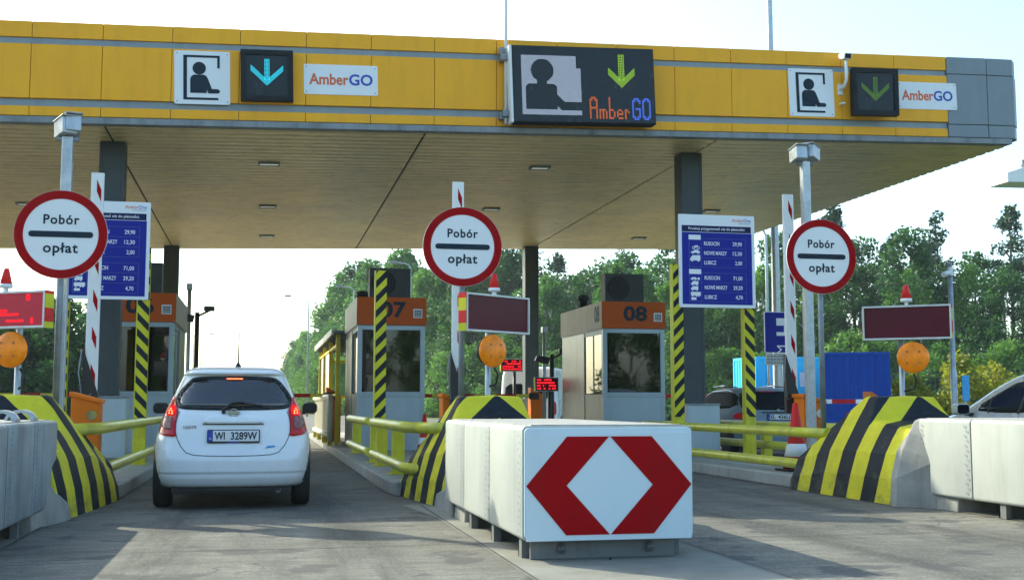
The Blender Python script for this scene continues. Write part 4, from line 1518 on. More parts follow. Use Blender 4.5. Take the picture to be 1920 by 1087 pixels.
def inside(poly, x, y):
    c = False
    for i in range(len(poly)):
        (x0, y0), (x1, y1) = poly[i], poly[i - 1]
        if (y0 > y) != (y1 > y) and x < (x1 - x0) * (y - y0) / (y1 - y0) + x0:
            c = not c
    return c
def shrink(poly, d):
    # moves every corner inwards by d
    n = len(poly)
    area = sum(poly[i][0] * poly[(i + 1) % n][1] - poly[(i + 1) % n][0] * poly[i][1] for i in range(n))
    s = 1 if area > 0 else -1
    out = []
    for i in range(n):
        p, a, c = Vector(poly[i]), Vector(poly[i - 1]), Vector(poly[(i + 1) % n])
        e1, e2 = (p - a).normalized(), (c - p).normalized()
        nn = Vector((-e1.y - e2.y, e1.x + e2.x)) * s
        if nn.length < 1e-6: nn = Vector((-e1.y, e1.x)) * s
        out.append(tuple(p + nn.normalized() * d))
    return out
def cut_holes(b, holes):
    # drops the body faces behind the panes; holes: (direction, outline)
    keep = []
    for f, m, s in zip(b.f, b.m, b.s):
        c = [sum(b.v[i][k] for i in f) / len(f) for k in range(3)]
        drop = False
        if len(f) == 4:
            for d, poly in holes:
                u = c[0] if d in 'rf' else c[1]
                side = {'r': c[1] < 1.2, 'f': c[1] > 1.9, '+': c[0] > .3, '-': c[0] < -.3}[d]
                if side and inside(poly, u, c[2]):
                    drop = True
                    break
        if not drop: keep.append((f, m, s))
    b.f, b.m, b.s = [k[0] for k in keep], [k[1] for k in keep], [k[2] for k in keep]
    return b

class Skin:
    """lays outlines onto a body: rays along +y from behind ('r'), -y from the front ('f') or along x from a side"""
    def __init__(self, b):
        self.t = BVHTree.FromPolygons([Vector(v) for v in b.v], b.f)
    def hit(self, u, v, d, off):
        if d == 'r': o, r = Vector((u, -3, v)), Vector((0, 1, 0))
        elif d == 'f': o, r = Vector((u, 9, v)), Vector((0, -1, 0))
        elif d == '+': o, r = Vector((5, u, v)), Vector((-1, 0, 0))
        else: o, r = Vector((-5, u, v)), Vector((1, 0, 0))
        p, nrm, i, dist = self.t.ray_cast(o, r)
        if p is None:
            return None
        if nrm.dot(r) > 0: nrm = -nrm
        return p + nrm * off
    def patch(self, poly, d, off=.006, cell=.05, hole=None):
        """a sheet over the outline, cut on a fine grid, following the body"""
        bm = bmesh.new()
        n = len(poly)
        pts = []
        for i in range(n):
            a, c = Vector(poly[i]), Vector(poly[(i + 1) % n])
            k = max(1, int((c - a).length / cell))
            pts += [a.lerp(c, j / k) for j in range(k)]
        vs = [bm.verts.new((p.x, 0, p.y)) for p in pts]
        if hole is None:
            bm.faces.new(vs)
        else:
            hs = [bm.verts.new((p[0], 0, p[1])) for p in hole]
            n1, n2 = len(vs), len(hs)
            j = min(range(n2), key=lambda k: (hs[k].co - vs[0].co).length)
            i, used = 0, 0
            while i < n1 or used < n2:             # zip the two loops together
                a_, h_ = vs[i % n1], hs[(j + used) % n2]
                a2, h2 = vs[(i + 1) % n1], hs[(j + used + 1) % n2]
                if used >= n2 or (i < n1 and (a2.co - h_.co).length < (h2.co - a_.co).length):
                    bm.faces.new((a_, a2, h_)); i += 1
                else:
                    bm.faces.new((a_, h2, h_)); used += 1
        xs = [p.x for p in pts]; zs = [p.y for p in pts]
        x = min(xs) + cell
        while x < max(xs):
            bmesh.ops.bisect_plane(bm, geom=bm.verts[:] + bm.edges[:] + bm.faces[:], plane_co=(x, 0, 0), plane_no=(1, 0, 0)); x += cell
        z = min(zs) + cell
        while z < max(zs):
            bmesh.ops.bisect_plane(bm, geom=bm.verts[:] + bm.edges[:] + bm.faces[:], plane_co=(0, 0, z), plane_no=(0, 0, 1)); z += cell
        bad = []
        for v in bm.verts:
            p = self.hit(v.co.x, v.co.z, d, off)
            if p is None: bad.append(v)
            else: v.co = p
        bmesh.ops.delete(bm, geom=bad, context='VERTS')
        ext = bmesh.ops.extrude_edge_only(bm, edges=[e for e in bm.edges if e.is_boundary])
        dirv = {'r': Vector((0, 1, 0)), 'f': Vector((0, -1, 0)), '+': Vector((-1, 0, 0)), '-': Vector((1, 0, 0))}[d]
        for g in ext['geom']:
            if isinstance(g, bmesh.types.BMVert):
                g.co += dirv * (off + .012)
        b = MB()
        bm.verts.index_update()
        b.add([v.co.copy() for v in bm.verts], [tuple(v.index for v in f.verts) for f in bm.faces], 0, True)
        bm.free()
        return b
    def line(self, pts, d, r=.004, off=.0, step=.03):
        b = MB()
        out = []
        for i in range(len(pts) - 1):
            a, c = Vector(pts[i]), Vector(pts[i + 1])
            k = max(1, int((c - a).length / step))
            out += [a.lerp(c, j / k) for j in range(k)]
        out.append(Vector(pts[-1]))
        P = [self.hit(p.x, p.y, d, off) for p in out]
        b.tube([p for p in P if p is not None], r, 6)
        return b

def sym(pl):
    return pl + [(-x, z) for x, z in reversed(pl) if abs(x) > 1e-6]
def smooth_poly(pl, it=2):
    for _ in range(it):
        q = []
        for i in range(len(pl)):
            a, c = Vector(pl[i]), Vector(pl[(i + 1) % len(pl)])
            q += [tuple(a.lerp(c, .22)), tuple(a.lerp(c, .78))]
        pl = q
    return pl

def wheels(t, w, axles, r=.305, tw=.2, rim='rim'):
    for y in axles:
        for s in (-1, 1):
            b = MB()
            b.lathe([(r * .62, -tw / 2), (r * .93, -tw / 2), (r, -tw * .32), (r, tw * .32), (r * .93, tw / 2), (r * .62, tw / 2)], n=36, axis='x')
            o = b.build('wheel', 'tyre', t, loc=(s * (w - tw / 2 - .01), y, r))
            b = MB()
            b.lathe([(r * .63, -.06), (r * .63, .075), (r * .55, .085), (r * .5, .05), (.03, .07)], n=24, axis='x')
            if s < 0: b.v = [(-p[0], p[1], p[2]) for p in b.v]
            b.build('rim', rim, o)

def plate(t, x, y, z, num, hol=True, w=.52, lean=0.):
    b = MB()
    b.prism(rrect(-w / 2 - .012, w / 2 + .012, -.074, .068, .012), -.012, .0, 'y', 0)
    o = b.build('number_plate', 'trim', t, loc=(x, y, z))
    o.rotation_euler = (lean, 0, 0)
    b = MB()
    b.box(-w / 2 + .048, w / 2, -.0145, -.0122, -.054, .058, 0)
    b.box(-w / 2, -w / 2 + .047, -.0145, -.0122, -.054, .058, 2)
    a, c = num.split(' ')
    b.text(a, -w / 2 + .065, -.036, .078, -.0147, 1, 'LEFT', .105, .02)
    b.text(c, w / 2 - .018, -.036, .078, -.0147, 1, 'RIGHT', .272, .02)
    b.text('PL', -w / 2 + .0235, -.036, .02, -.0147, 0, 'CENTER', .024)
    b.box(-.06, .06, -.0135, -.0122, -.072, -.058, 2)
    b.build('plate_face', ['plate', 'navy', 'eu_blue'], o)
    return o

# --- the white hatchback
HB = [(.215, .70, .20, 3.90), (.235, .775, .09, 3.98), (.28, .808, .045, 4.03), (.34, .826, .02, 4.07), (.375, .833, .018, 4.08), (.39, .836, .002, 4.09), (.50, .845, .0, 4.10), (.60, .8475, .022, 4.10), (.70, .842, .055, 4.08),
      (.78, .822, .07, 4.02), (.86, .792, .085, 3.92), (.92, .768, .10, 3.78), (.98, .745, .125, 3.50), (1.03, .725, .155, 3.28), (1.15, .672, .235, 3.0), (1.28, .618, .315, 2.68), (1.37, .578, .37, 2.42),
      (1.405, .560, .375, 2.33), (1.43, .548, .32, 2.26), (1.455, .530, .33, 2.18), (1.48, .50, .42, 2.08), (1.505, .44, .58, 1.96), (1.52, .36, .80, 1.82), (1.53, .24, 1.02, 1.62)]
t = thing('hatchback_car', 'white hatchback with lit brake lights waiting in the left lane, seen from behind', 'car', (-.285, 12.78, .004), R(.6))
bb = car_body(HB, nr=7.0, nf=5, bow=.05, levels=130, N=160)
sk = Skin(bb)
RW = smooth_poly(sym([(0, 1.408), (.34, 1.402), (.462, 1.378), (.568, 1.245), (.618, 1.15), (.602, 1.09), (.562, 1.045), (.3, 1.034), (0, 1.032)]), 2)
FW = smooth_poly(sym([(0, 1.42), (.40, 1.41), (.50, 1.36), (.62, 1.06), (.55, 1.02), (0, 1.01)]), 2)
SW = smooth_poly([(.62, 1.03), (.75, 1.30), (1.2, 1.40), (2.1, 1.36), (2.75, 1.05), (2.0, .985)], 1)
holes = [('r', shrink(RW, .03)), ('f', shrink(FW, .03)), ('+', shrink(SW, .04)), ('-', shrink(SW, .04))]
cut_holes(bb, holes)
body = bb.build('body', 'car_white', t, recalc=False)
li = cut_holes(car_body([(z, max(.1, w - .022), yr + .03, yf - .03) for z, w, yr, yf in HB], nr=7.0, nf=5, bow=.05, levels=130, N=160), [(d, shrink(p, -.015)) for d, p in holes])
li.build('cabin_lining', 'interior_dark', t, recalc=False)
b = sk.patch(RW, 'r', .006, .05, hole=shrink(RW, .042))
b.build('window_border', 'car_glass', t)
sk.patch(shrink(RW, .034), 'r', .0035, .05).build('rear_window', 'cabin_glass', t)
sk.patch(FW, 'f', .004, .06).build('windscreen', 'screen_glass', t)
b = MB()
b.box(-.62, .62, .30, 3.3, .42, .60)                      # floor and luggage cover
b.box(-.58, .58, .22, .75, .86, .89)
b.box(-.60, .60, 2.75, 3.25, .80, .97)                    # dashboard
b.prism(rrect(-.13, .13, 1.20, 1.27, .03), 2.32, 2.34, 'y')
b.build('cabin', 'interior_dark', t)
for x, y, w_, z1 in ((-.34, .80, .30, 1.10), (.28, .80, .30, 1.10), (-.36, 1.72, .25, 1.13), (.36, 1.72, .25, 1.13)):
    b = MB()
    b.prism(rrect(x - w_ * .9, x + w_ * .9, .60, z1, .09), y, y + .14, 'y', 0, True)
    b.prism(rrect(x - .13, x + .13, z1 + .03, z1 + .20, .06), y + .02, y + .11, 'y', 0, True)
    b.tube([(x - .05, y + .06, z1 - .05), (x - .05, y + .06, z1 + .08)], .01, 6)
    b.tube([(x + .05, y + .06, z1 - .05), (x + .05, y + .06, z1 + .08)], .01, 6)
    b.build('seat', 'seat_fabric', t)
for s in (-1, 1):
    pl = [(.612, 1.185), (.600, 1.10), (.566, 1.03), (.582, .96), (.592, .89), (.592, .82), (.580, .752), (.745, .772), (.770, .82), (.757, .90), (.732, .98), (.684, 1.08), (.640, 1.165)]
    o = sk.patch(smooth_poly([(s * x, z) for x, z in pl], 1), 'r', .014, .03).build('tail_light', 'lamp_red', t)
    pl = [(.618, .965), (.722, .965), (.738, .89), (.730, .85), (.66, .825), (.628, .83), (.620, .89)]
    sk.patch(smooth_poly([(s * x, z) for x, z in pl], 1), 'r', .019, .03).build('clear_lens', 'lamp_clear', o)
    pl = [(.612, 1.10), (.588, 1.03), (.605, .975), (.70, .978), (.665, 1.06)]
    sk.patch(smooth_poly([(s * x, z) for x, z in pl], 1), 'r', .019, .03).build('brake_lens', 'lamp_lit', o)
    b = MB()
    for u, v in ((.628, 1.02), (.655, 1.025), (.625, .995), (.655, .998), (.64, 1.045)):
        p = sk.hit(s * u, v, 'r', .021)
        b.lathe([(.009, 0), (.007, -.004)], p, 8, axis='y')
    b.build('bulb', 'lamp_dot', o)
seam = sym([(0, .556), (.25, .560), (.40, .570), (.475, .595), (.53, .655), (.572, .735), (.592, .80), (.595, .89), (.58, .97), (.558, 1.02)])
half = [(0, .556), (.25, .560), (.40, .570), (.475, .595), (.53, .655), (.572, .735), (.592, .80), (.595, .89), (.58, .97), (.558, 1.02)]
ln_ = [(-x, z) for x, z in reversed(half[1:])] + half
sk.line(ln_, 'r', .0045, .0).build('hatch_gap', 'trim', t)
b = sk.patch(smooth_poly(sym([(0, .955), (.25, .955), (.285, .945), (.318, .888), (0, .888)]), 1), 'r', .034, .03)
b.build('tailgate_handle', 'car_white', t)
sk.line([(-.315, .886), (.315, .886)], 'r', .005, .012).build('handle_gap', 'trim', t)
plate(t, .005, sk.hit(0, .745, 'r', 0).y - .006, .765, 'WI 3289W', lean=R(-4))
b = MB()
c = sk.hit(0, 1.003, 'r', .012)
b.ring(c.x, c.z, .034, .045, c.y - .012, c.y + .01, 0, 32, sx=1.12)
b.box(c.x - .062, c.x + .062, c.y - .016, c.y + .008, c.z - .011, c.z + .012)
b.build('emblem', 'chrome', t)
b = MB()
st = len(b.v)
p = sk.hit(-.44, .855, 'r', .006)
b.text('NOTE', -.445, .845, .030, p.y, 0, w=.135, bold=.02, depth=.005)
b.build('model_lettering', 'chrome', t)
b = sk.patch([(.335, .633), (.435, .648), (.438, .662), (.36, .662)], 'r', .007, .03)
b.build('blue_badge', mat('blue badge', (.05, .35, .72), .3), t)
b = MB()
P = lambda x, z, o=.03: sk.hit(x, z, 'r', o)
b.tube([P(-.105, 1.012, .02), P(-.10, 1.025, .045), P(-.02, 1.085, .05), P(.10, 1.10, .04)], [.016, .014, .011, .008], 10)
b.tube([P(-.06, 1.088, .02), P(.1, 1.097, .02), P(.3, 1.075, .02)], .010, 8)
b.lathe([(.020, .02), (.022, -.016), (.015, -.022)], P(-.105, 1.012, .01), 14, axis='y')
b.build('rear_wiper', 'trim', t)
b = sk.patch(smooth_poly([(-.10, 1.385), (.10, 1.385), (.092, 1.352), (-.092, 1.352)], 1), 'r', .016, .03)
o = b.build('high_brake_light', 'lamp_red', t)
b = MB()
for k in range(10):
    p = sk.hit(-.075 + k * .0167, 1.37, 'r', .017)
    b.lathe([(.0065, .002), (.006, -.003)], p, 8, axis='y')
b.build('bulb', 'lamp_dot', o)
b = sk.patch(smooth_poly([(-.096, 1.381), (.096, 1.381), (.088, 1.356), (-.088, 1.356)], 1), 'r', .0165, .03)
b.build('lit_lens', emit('dim lit lens', (.75, .02, .03), .55), o)
b = MB()
b.lathe([(.045, -.01), (.03, .02), (.012, .05), (.008, .06)], (.03, .75, 1.51), 12)
b.tube([(.03, .75, 1.56), (.035, .60, 1.90)], [.008, .0055], 6)
b.build('antenna', 'trim', t)
for s in (-1, 1):
    b = MB()
    prof_ = rrect(s * .93 - .095, s * .93 + .095, .985, 1.12, .05)
    b.prism(prof_, 2.72, 2.86, 'y', 0, True)
    b.box(min(s * .74, s * .88), max(s * .74, s * .88), 2.76, 2.84, .97, 1.01)
    o = b.build('mirror', 'trim', t, bevel=.015)
    MB().prism(rrect(s * .93 - .08, s * .93 + .08, 1.0, 1.105, .04), 2.716, 2.7195, 'y').build('mirror_glass', 'car_glass', o)
    d = '+' if s > 0 else '-'
    sk.patch(SW, d, .005, .08).build('side_window', 'cabin_glass', t)
    for y in (.62, 3.22):
        arch = [(y + .355 * math.cos(2 * math.pi * i / 24), .305 + .355 * math.sin(2 * math.pi * i / 24)) for i in range(24)]
        arch = [(u, max(v, .225)) for u, v in arch]
        sk.patch(arch, d, .004, .06).build('wheel_arch', 'trim', t)
    q = [(s * .55, .262), (s * .70, .262), (s * .69, .30), (s * .56, .30)]
    b = MB()
    p = sk.hit(s * .83, .43, 'r', .004)
    for u in (.62,):
        p = sk.hit(s * u, .335, 'r', .005)
        b.prism(rrect(p.x - .05, p.x + .05, .325, .345, .009), p.y - .002, p.y + .01, 'y')
    b.build('reflector', 'trim', t) if False else None
b = MB()
b.box(-.62, .62, .16, 3.8, .16, .30)
b.box(-.5, .5, .10, .2, .19, .225)
b.tube([(-.33, .10, .20), (-.33, .5, .20)], .028, 10)
b.build('underbody', 'trim', t)
b = MB()
b.tube([(.48, .12, .19), (.48, .7, .19)], .03, 10)
b.build('exhaust', 'skid', t)
wheels(t, .835, (.62, 3.22), .30, .19)

# --- silver estate car beyond the right island
ES = [(.21, .72, .20, 4.4), (.27, .84, .06, 4.5), (.45, .89, .0, 4.56), (.62, .90, .02, 4.58), (.80, .895, .07, 4.5), (.90, .875, .10, 4.2), (.95, .85, .115, 3.6), (1.0, .825, .14, 3.35), (1.2, .735, .42, 2.95), (1.34, .665, .62, 2.6), (1.40, .63, .66, 2.42), (1.43, .58, .75, 2.3), (1.46, .45, .95, 2.0), (1.475, .25, 1.2, 1.7)]
t = thing('estate_car', 'grey estate car with dark windows seen from behind beyond the right island', 'car', (10.73, 23.2, .004), R(1))
bb = car_body(ES, nr=6, nf=4.5, bow=.06, levels=60, N=96)
sk = Skin(bb)
bb.build('body', 'car_grey', t)
sk.patch(smooth_poly(sym([(0, 1.385), (.50, 1.375), (.60, 1.33), (.72, 1.06), (.70, .99), (0, .975)]), 2), 'r', .006).build('rear_window', 'estate_glass', t)
for s in (-1, 1):
    sk.patch(smooth_poly([(s * x, z) for x, z in ((.50, .93), (.52, .80), (.70, .775), (.85, .80), (.82, .90), (.70, .94))], 1), 'r', .012, .04).build('tail_light', 'lamp_red', t)
    d = '+' if s > 0 else '-'
    sk.patch(smooth_poly([(.45, 1.03), (.75, 1.32), (1.3, 1.38), (2.3, 1.36), (3.1, 1.03), (2.0, .985)], 1), d, .005, .08).build('side_window', 'estate_glass', t)
    sk.line([(.5, 1.0), (.72, 1.35), (1.3, 1.41), (2.35, 1.385), (3.2, 1.0)], d, .008, .0).build('window_trim', 'chrome', t)
    for y in (.85, 3.62):
        arch = [(y + .37 * math.cos(2 * math.pi * i / 24), max(.225, .31 + .37 * math.sin(2 * math.pi * i / 24))) for i in range(24)]
        sk.patch(arch, d, .004, .06).build('wheel_arch', 'trim', t)
    b = MB()
    b.prism(rrect(s * 1.0 - .1, s * 1.0 + .1, .97, 1.10, .04), 3.0, 3.12, 'y', 0, True)
    b.box(min(s * .8, s * .92), max(s * .8, s * .92), 3.03, 3.1, .98, 1.02)
    b.build('mirror', 'car_grey', t, bevel=.01)
    MB().tube([(s * .56, .95, 1.47), (s * .58, 1.6, 1.51), (s * .58, 2.2, 1.49)], .014, 8).build('roof_rail', 'chrome', t)
sk.line([(-.56, .60), (-.5, .57), (.5, .57), (.56, .60)], 'r', .005).build('hatch_gap', 'trim', t)
sk.patch(sym([(0, .942), (.36, .938), (.36, .916), (0, .916)]), 'r', .014, .05).build('tailgate_handle', 'trim', t)
plate(t, 0, sk.hit(0, .83, 'r', 0).y - .012, .835, 'EL 436U')
c = sk.hit(.0, .965, 'r', .008)
b = MB(); b.ring(c.x, c.z, .030, .040, c.y - .01, c.y + .01, 0, 24); b.prism([(c.x, c.z), (c.x + .03, c.z), (c.x, c.z + .03)], c.y - .01, c.y + .01); b.prism([(c.x, c.z), (c.x - .03, c.z), (c.x, c.z - .03)], c.y - .01, c.y + .01)
b.build('emblem', 'chrome', t)
b = MB()
P = lambda x, z, o=.03: sk.hit(x, z, 'r', o)
b.tube([P(0, .985, .02), P(.1, 1.02, .03), P(.45, 1.03, .02)], .012, 8)
b.build('rear_wiper', 'trim', t)
b = sk.patch(sym([(0, 1.38), (.18, 1.378), (.18, 1.362), (0, 1.362)]), 'r', .012, .05)
b.build('high_brake_light', 'lamp_red', t)
MB().box(-.7, .7, .12, 4.3, .16, .3).build('underbody', 'trim', t)
wheels(t, .89, (.85, 3.62), .315, .21)

# --- pale car in the lane beyond the right cushion
MV = [(.21, .72, .1, 4.25), (.27, .84, .04, 4.38), (.45, .88, .0, 4.45), (.65, .885, .03, 4.42), (.80, .875, .06, 4.32), (.88, .85, .08, 4.1), (.93, .825, .10, 3.75), (1.0, .795, .13, 3.46), (1.15, .735, .22, 3.1), (1.32, .665, .32, 2.72), (1.44, .60, .40, 2.4), (1.50, .55, .5, 2.2), (1.56, .42, .8, 1.9), (1.575, .25, 1.1, 1.6)]
def mpv(label, loc, rz):
    t = thing('family_car', label, 'car', loc, rz)
    bb = car_body(MV, nr=7, nf=4.5, bow=.05, levels=60, N=96)
    sk = Skin(bb)
    bb.build('body', 'car_pale', t)
    sk.patch(smooth_poly(sym([(0, 1.44), (.42, 1.43), (.60, 1.18), (.58, 1.02), (0, 1.0)]), 2), 'r', .006).build('rear_window', 'car_glass', t)
    sk.patch(smooth_poly(sym([(0, 1.45), (.46, 1.43), (.68, 1.02), (.5, .95), (0, .945)]), 2), 'f', .006).build('windscreen', 'car_glass', t)
    for s in (-1, 1):
        d = '+' if s > 0 else '-'
        sk.patch(smooth_poly([(.55, 1.03), (.7, 1.36), (1.2, 1.43), (1.95, 1.405), (2.2, 1.30), (2.86, 1.02), (2.0, .975)], 1), d, .005, .08).build('side_window', 'car_glass', t)
        sk.line([(1.75, .97), (1.7, 1.45)], d, .022, -.004).build('door_pillar', 'trim', t)
        sk.line([(2.42, .98), (2.44, 1.2)], d, .016, -.002).build('quarter_pillar', 'trim', t)
        sk.line([(1.72, .96), (1.75, .35)], d, .004).build('door_gap', 'trim', t)
        sk.patch(smooth_poly([(s * x, z) for x, z in ((.58, 1.0), (.57, .72), (.80, .74), (.74, .98))], 1), 'r', .012, .05).build('tail_light', 'lamp_red', t)
        sk.patch(smooth_poly([(s * x, z) for x, z in ((.45, .78), (.50, .62), (.80, .66), (.80, .84))], 1), 'f', .012, .05).build('headlight', 'lens_grey', t)
        for y in (.75, 3.45):
            arch = [(y + .37 * math.cos(2 * math.pi * i / 24), max(.225, .31 + .37 * math.sin(2 * math.pi * i / 24))) for i in range(24)]
            sk.patch(arch, d, .004, .06).build('wheel_arch', 'trim', t)
        b = MB()
        b.prism(rrect(s * .98 - .11, s * .98 + .10, .95, 1.11, .05), 2.72, 2.86, 'y', 0, True)
        o = b.build('mirror', 'car_pale', t, bevel=.012)
        b = MB()
        b.box(min(s * .76, s * .9), max(s * .76, s * .9), 2.76, 2.84, .94, .98)
        b.prism(rrect(s * .98 - .095, s * .98 + .085, .965, 1.095, .04), 2.715, 2.7195, 'y')
        b.build('mirror_glass', 'car_glass', o)
    plate(t, 0, sk.hit(0, .70, 'r', 0).y - .008, .70, 'WI 3289W') if False else None
    MB().box(-.7, .7, .12, 4.2, .16, .3).build('underbody', 'trim', t)
    wheels(t, .875, (.75, 3.45), .31, .2)
    return t
mpv('pale silver car at the right edge, front half seen over the crash cushion', (10.62, 12.15, .004), 0)
mpv('small distant pale car on the far road left of the booth marked 08', (13.6, 52, .004), R(160))

# --- white van beyond the middle lane
VN = [(.26, .86, .06, 5.0), (.34, .96, .0, 5.2), (.6, .985, .0, 5.3), (.95, .99, .01, 5.28), (1.1, .985, .015, 4.95), (1.25, .975, .02, 4.6), (1.6, .95, .035, 4.35), (2.0, .92, .05, 4.05), (2.2, .885, .07, 3.9), (2.3, .84, .11, 3.75), (2.36, .72, .25, 3.5)]
t = thing('delivery_van', 'white van with dark rear windows beyond the middle lane, behind the lit red display', 'van', (8.72, 38.6, .004), R(-24))
bb = car_body(VN, nr=14, nf=6, bow=.02, levels=40, N=96)
sk = Skin(bb)
bb.build('body', 'car_white', t)
for s in (-1, 1):
    sk.patch(smooth_poly([(s * .06, 1.80), (s * .74, 1.78), (s * .80, 1.28), (s * .06, 1.26)], 1), 'r', .008, .08).build('rear_window', 'car_glass', t)
    sk.patch(smooth_poly([(s * .84, 1.2), (s * .95, 1.2), (s * .96, .75), (s * .84, .75)], 1), 'r', .012, .05).build('tail_light', 'lamp_red', t)
    d = '+' if s > 0 else '-'
    sk.patch(smooth_poly([(3.3, 1.25), (3.3, 1.85), (3.9, 1.83), (4.4, 1.25)], 1), d, .006, .1).build('side_window', 'car_glass', t)
    sk.line([(1.9, .5), (1.9, 2.1), (3.1, 2.1), (3.1, .5)], d, .006).build('door_gap', 'trim', t)
    for y in (1.1, 4.3):
        arch = [(y + .4 * math.cos(2 * math.pi * i / 24), max(.27, .34 + .4 * math.sin(2 * math.pi * i / 24))) for i in range(24)]
        sk.patch(arch, d, .004, .06).build('wheel_arch', 'trim', t)
    MB().box(min(s * .98, s * 1.2), max(s * .98, s * 1.2), 4.3, 4.42, 1.2, 1.5).build('mirror', 'trim', t, bevel=.02)
sk.line([(0, .5), (0, 2.15)], 'r', .006).build('door_gap', 'trim', t)
sk.patch(sym([(0, .60), (.9, .60), (.9, .38), (0, .38)]), 'r', .015, .08).build('bumper', 'trim', t)
MB().box(-.8, .8, .12, 5.0, .2, .35).build('underbody', 'trim', t)
wheels(t, .98, (1.1, 4.3), .34, .22)
# ------------------------------------------------------------------ containers, sign and fence behind the plaza
def container(name_label, x0, x1, y0, y1, z0, z1, m, doors=False, rz=0.):
    c_ = ((x0 + x1) / 2 - math.sin(rz) * (y1 - y0) / 2, y0 + math.cos(rz) * (y1 - y0) / 2, z0)
    t = thing('shipping_container', name_label, 'container', c_, rz)
    hx, hy, h = (x1 - x0) / 2, (y1 - y0) / 2, z1 - z0
    b = MB()
    def wall(n, L, place):
        p = L / n
        pts = []
        for i in range(n):
            a = -L / 2 + i * p
            pts += [(a, 0), (a + p * .30, 0), (a + p * .42, .035), (a + p * .88, .035)]
        pts.append((L / 2, 0))
        vs, fs = [], []
        for u, d in pts:
            for z in (.12, h - .10):
                vs.append(place(u, d, z))
        for i in range(len(pts) - 1):
            fs.append((2 * i, 2 * i + 2, 2 * i + 3, 2 * i + 1))
        b.add(vs, fs)
    nx, ny = max(6, int(hx * 2 / .28)), max(6, int(hy * 2 / .28))
    wall(nx, 2 * hx - .2, lambda u, d, z: (u, -hy + .01 + d, z))
    wall(nx, 2 * hx - .2, lambda u, d, z: (u, hy - .01 - d, z))
    wall(ny, 2 * hy - .2, lambda u, d, z: (-hx + .01 + d, u, z))
    wall(ny, 2 * hy - .2, lambda u, d, z: (hx - .01 - d, u, z))
    b.box(-hx + .02, hx - .02, -hy + .02, hy - .02, h - .06, h - .02)
    b.build('corrugated_wall', m, t, recalc=False)
    b = MB()
    for sx in (-1, 1):
        for sy in (-1, 1):
            a, c = sorted((sx * hx, sx * (hx - .11)))
            e, g = sorted((sy * hy, sy * (hy - .11)))
            b.box(a, c, e, g, 0, h)
    for z0_, z1_ in ((.002, .12), (h - .11, h - .002)):
        for s in (-1, 1):
            e, g = sorted((s * (hy - .001), s * (hy - .09)))
            b.box(-hx + .11, hx - .11, e, g, z0_, z1_)
            a, c = sorted((s * (hx - .001), s * (hx - .09)))
            b.box(a, c, -hy + .11, hy - .11, z0_, z1_)
    b.build('corner_frame', m, t, bevel=.008)
    if doors:
        b = MB()
        b.box(-hx + 1.55, -hx + 1.62, -hy - .03, -hy, .1, h - .1)
        b.box(-hx + .55, -hx + 1.5, -hy - .012, -hy - .002, .2, h - .15)
        b.box(-hx + 1.7, -hx + 2.5, -hy - .012, -hy - .002, .2, h - .15)
        b.build('door', m, t)
        b = MB()
        b.box(-hx + 1.98, -hx + 2.28, -hy - .018, -hy - .0125, h - 1.25, h - .65)
        b.box(-hx + .5, -hx + .68, -hy - .018, -hy - .0125, h - 1.35, h - 1.1)
        b.build('notice', 'sign_white', t)
    return t
container('dark blue corrugated container end on, in front of the wood', 19.48, 21.9, 38.5, 44.5, .45, 2.96, 'cont_dark', rz=R(-28))
container('light blue corrugated container with doors behind the barrier and grey poles', 20.2, 26.2, 46.0, 48.4, .45, 3.1, 'cont_light', True)
t = thing('road_sign', 'blue and white upright road sign with a grey plate below, before the light blue container', 'road sign', (13.80, 30, 0))
b = MB()
b.prism(rrect(-.355, .355, 2.50, 3.64, .04), -.02, 0, 'y', 0)
b.prism(rrect(-.335, .335, 2.52, 3.62, .035), -.0235, -.0202, 'y', 1)
b.build('panel', ['sign_white', 'blue'], t)
b = MB()
b.box(.0, .335, -.027, -.0237, 3.26, 3.46)
b.box(.0, .335, -.027, -.0237, 2.98, 3.08)
b.box(.22, .335, -.027, -.0237, 3.08, 3.26)
b.text('M', .25, 2.60, .25, -.0237, 0, vert=True)
b.build('symbol', 'sign_white', t)
b = MB()
b.box(-.33, .36, -.022, -.004, 2.17, 2.485)
o = b.build('lower_plate', 'conc_light', t)
b = MB()
for i in range(3):
    for k in range(6):
        b.box(-.29 + k * .1, -.22 + k * .1, -.024, -.0222, 2.22 + i * .09, 2.255 + i * .09)
b.build('lettering', 'grey_txt', o)
for s in (-.22, .22):
    MB().tube([(s, .04, 0), (s, .04, 3.6)], .035, 8).build('post', 'galv', t)

t = thing('wire_fence', 'wire mesh fence on dark posts along the foot of the wood at the right', 'fence', (22, 44, -.03))
FP = [(0.3, 1.2), (3.2, 1.0), (6.4, .4), (9.8, -.6), (13.2, -1.8), (17, -3.4), (21, -5.4), (25, -7.6)]
for x, y in FP:
    b = MB()
    b.tube([(x, y, 0), (x, y, 2.75)], .055, 8)
    b.build('fence_post', 'trim', t)
b = MB()
for (xa, ya), (xc, yc) in zip(FP[:-1], FP[1:]):
    for k in range(16):
        z = .2 + k * .16
        b.tube([(xa, ya, z), (xc, yc, z)], .007, 4, caps=False)
    n = int(math.hypot(xc - xa, yc - ya) / .2)
    for k in range(n):
        f = k / n
        b.tube([(xa + (xc - xa) * f, ya + (yc - ya) * f, .2), (xa + (xc - xa) * f, ya + (yc - ya) * f, 2.6)], .005, 4, caps=False)
b.build('mesh', 'wire', t, recalc=False)

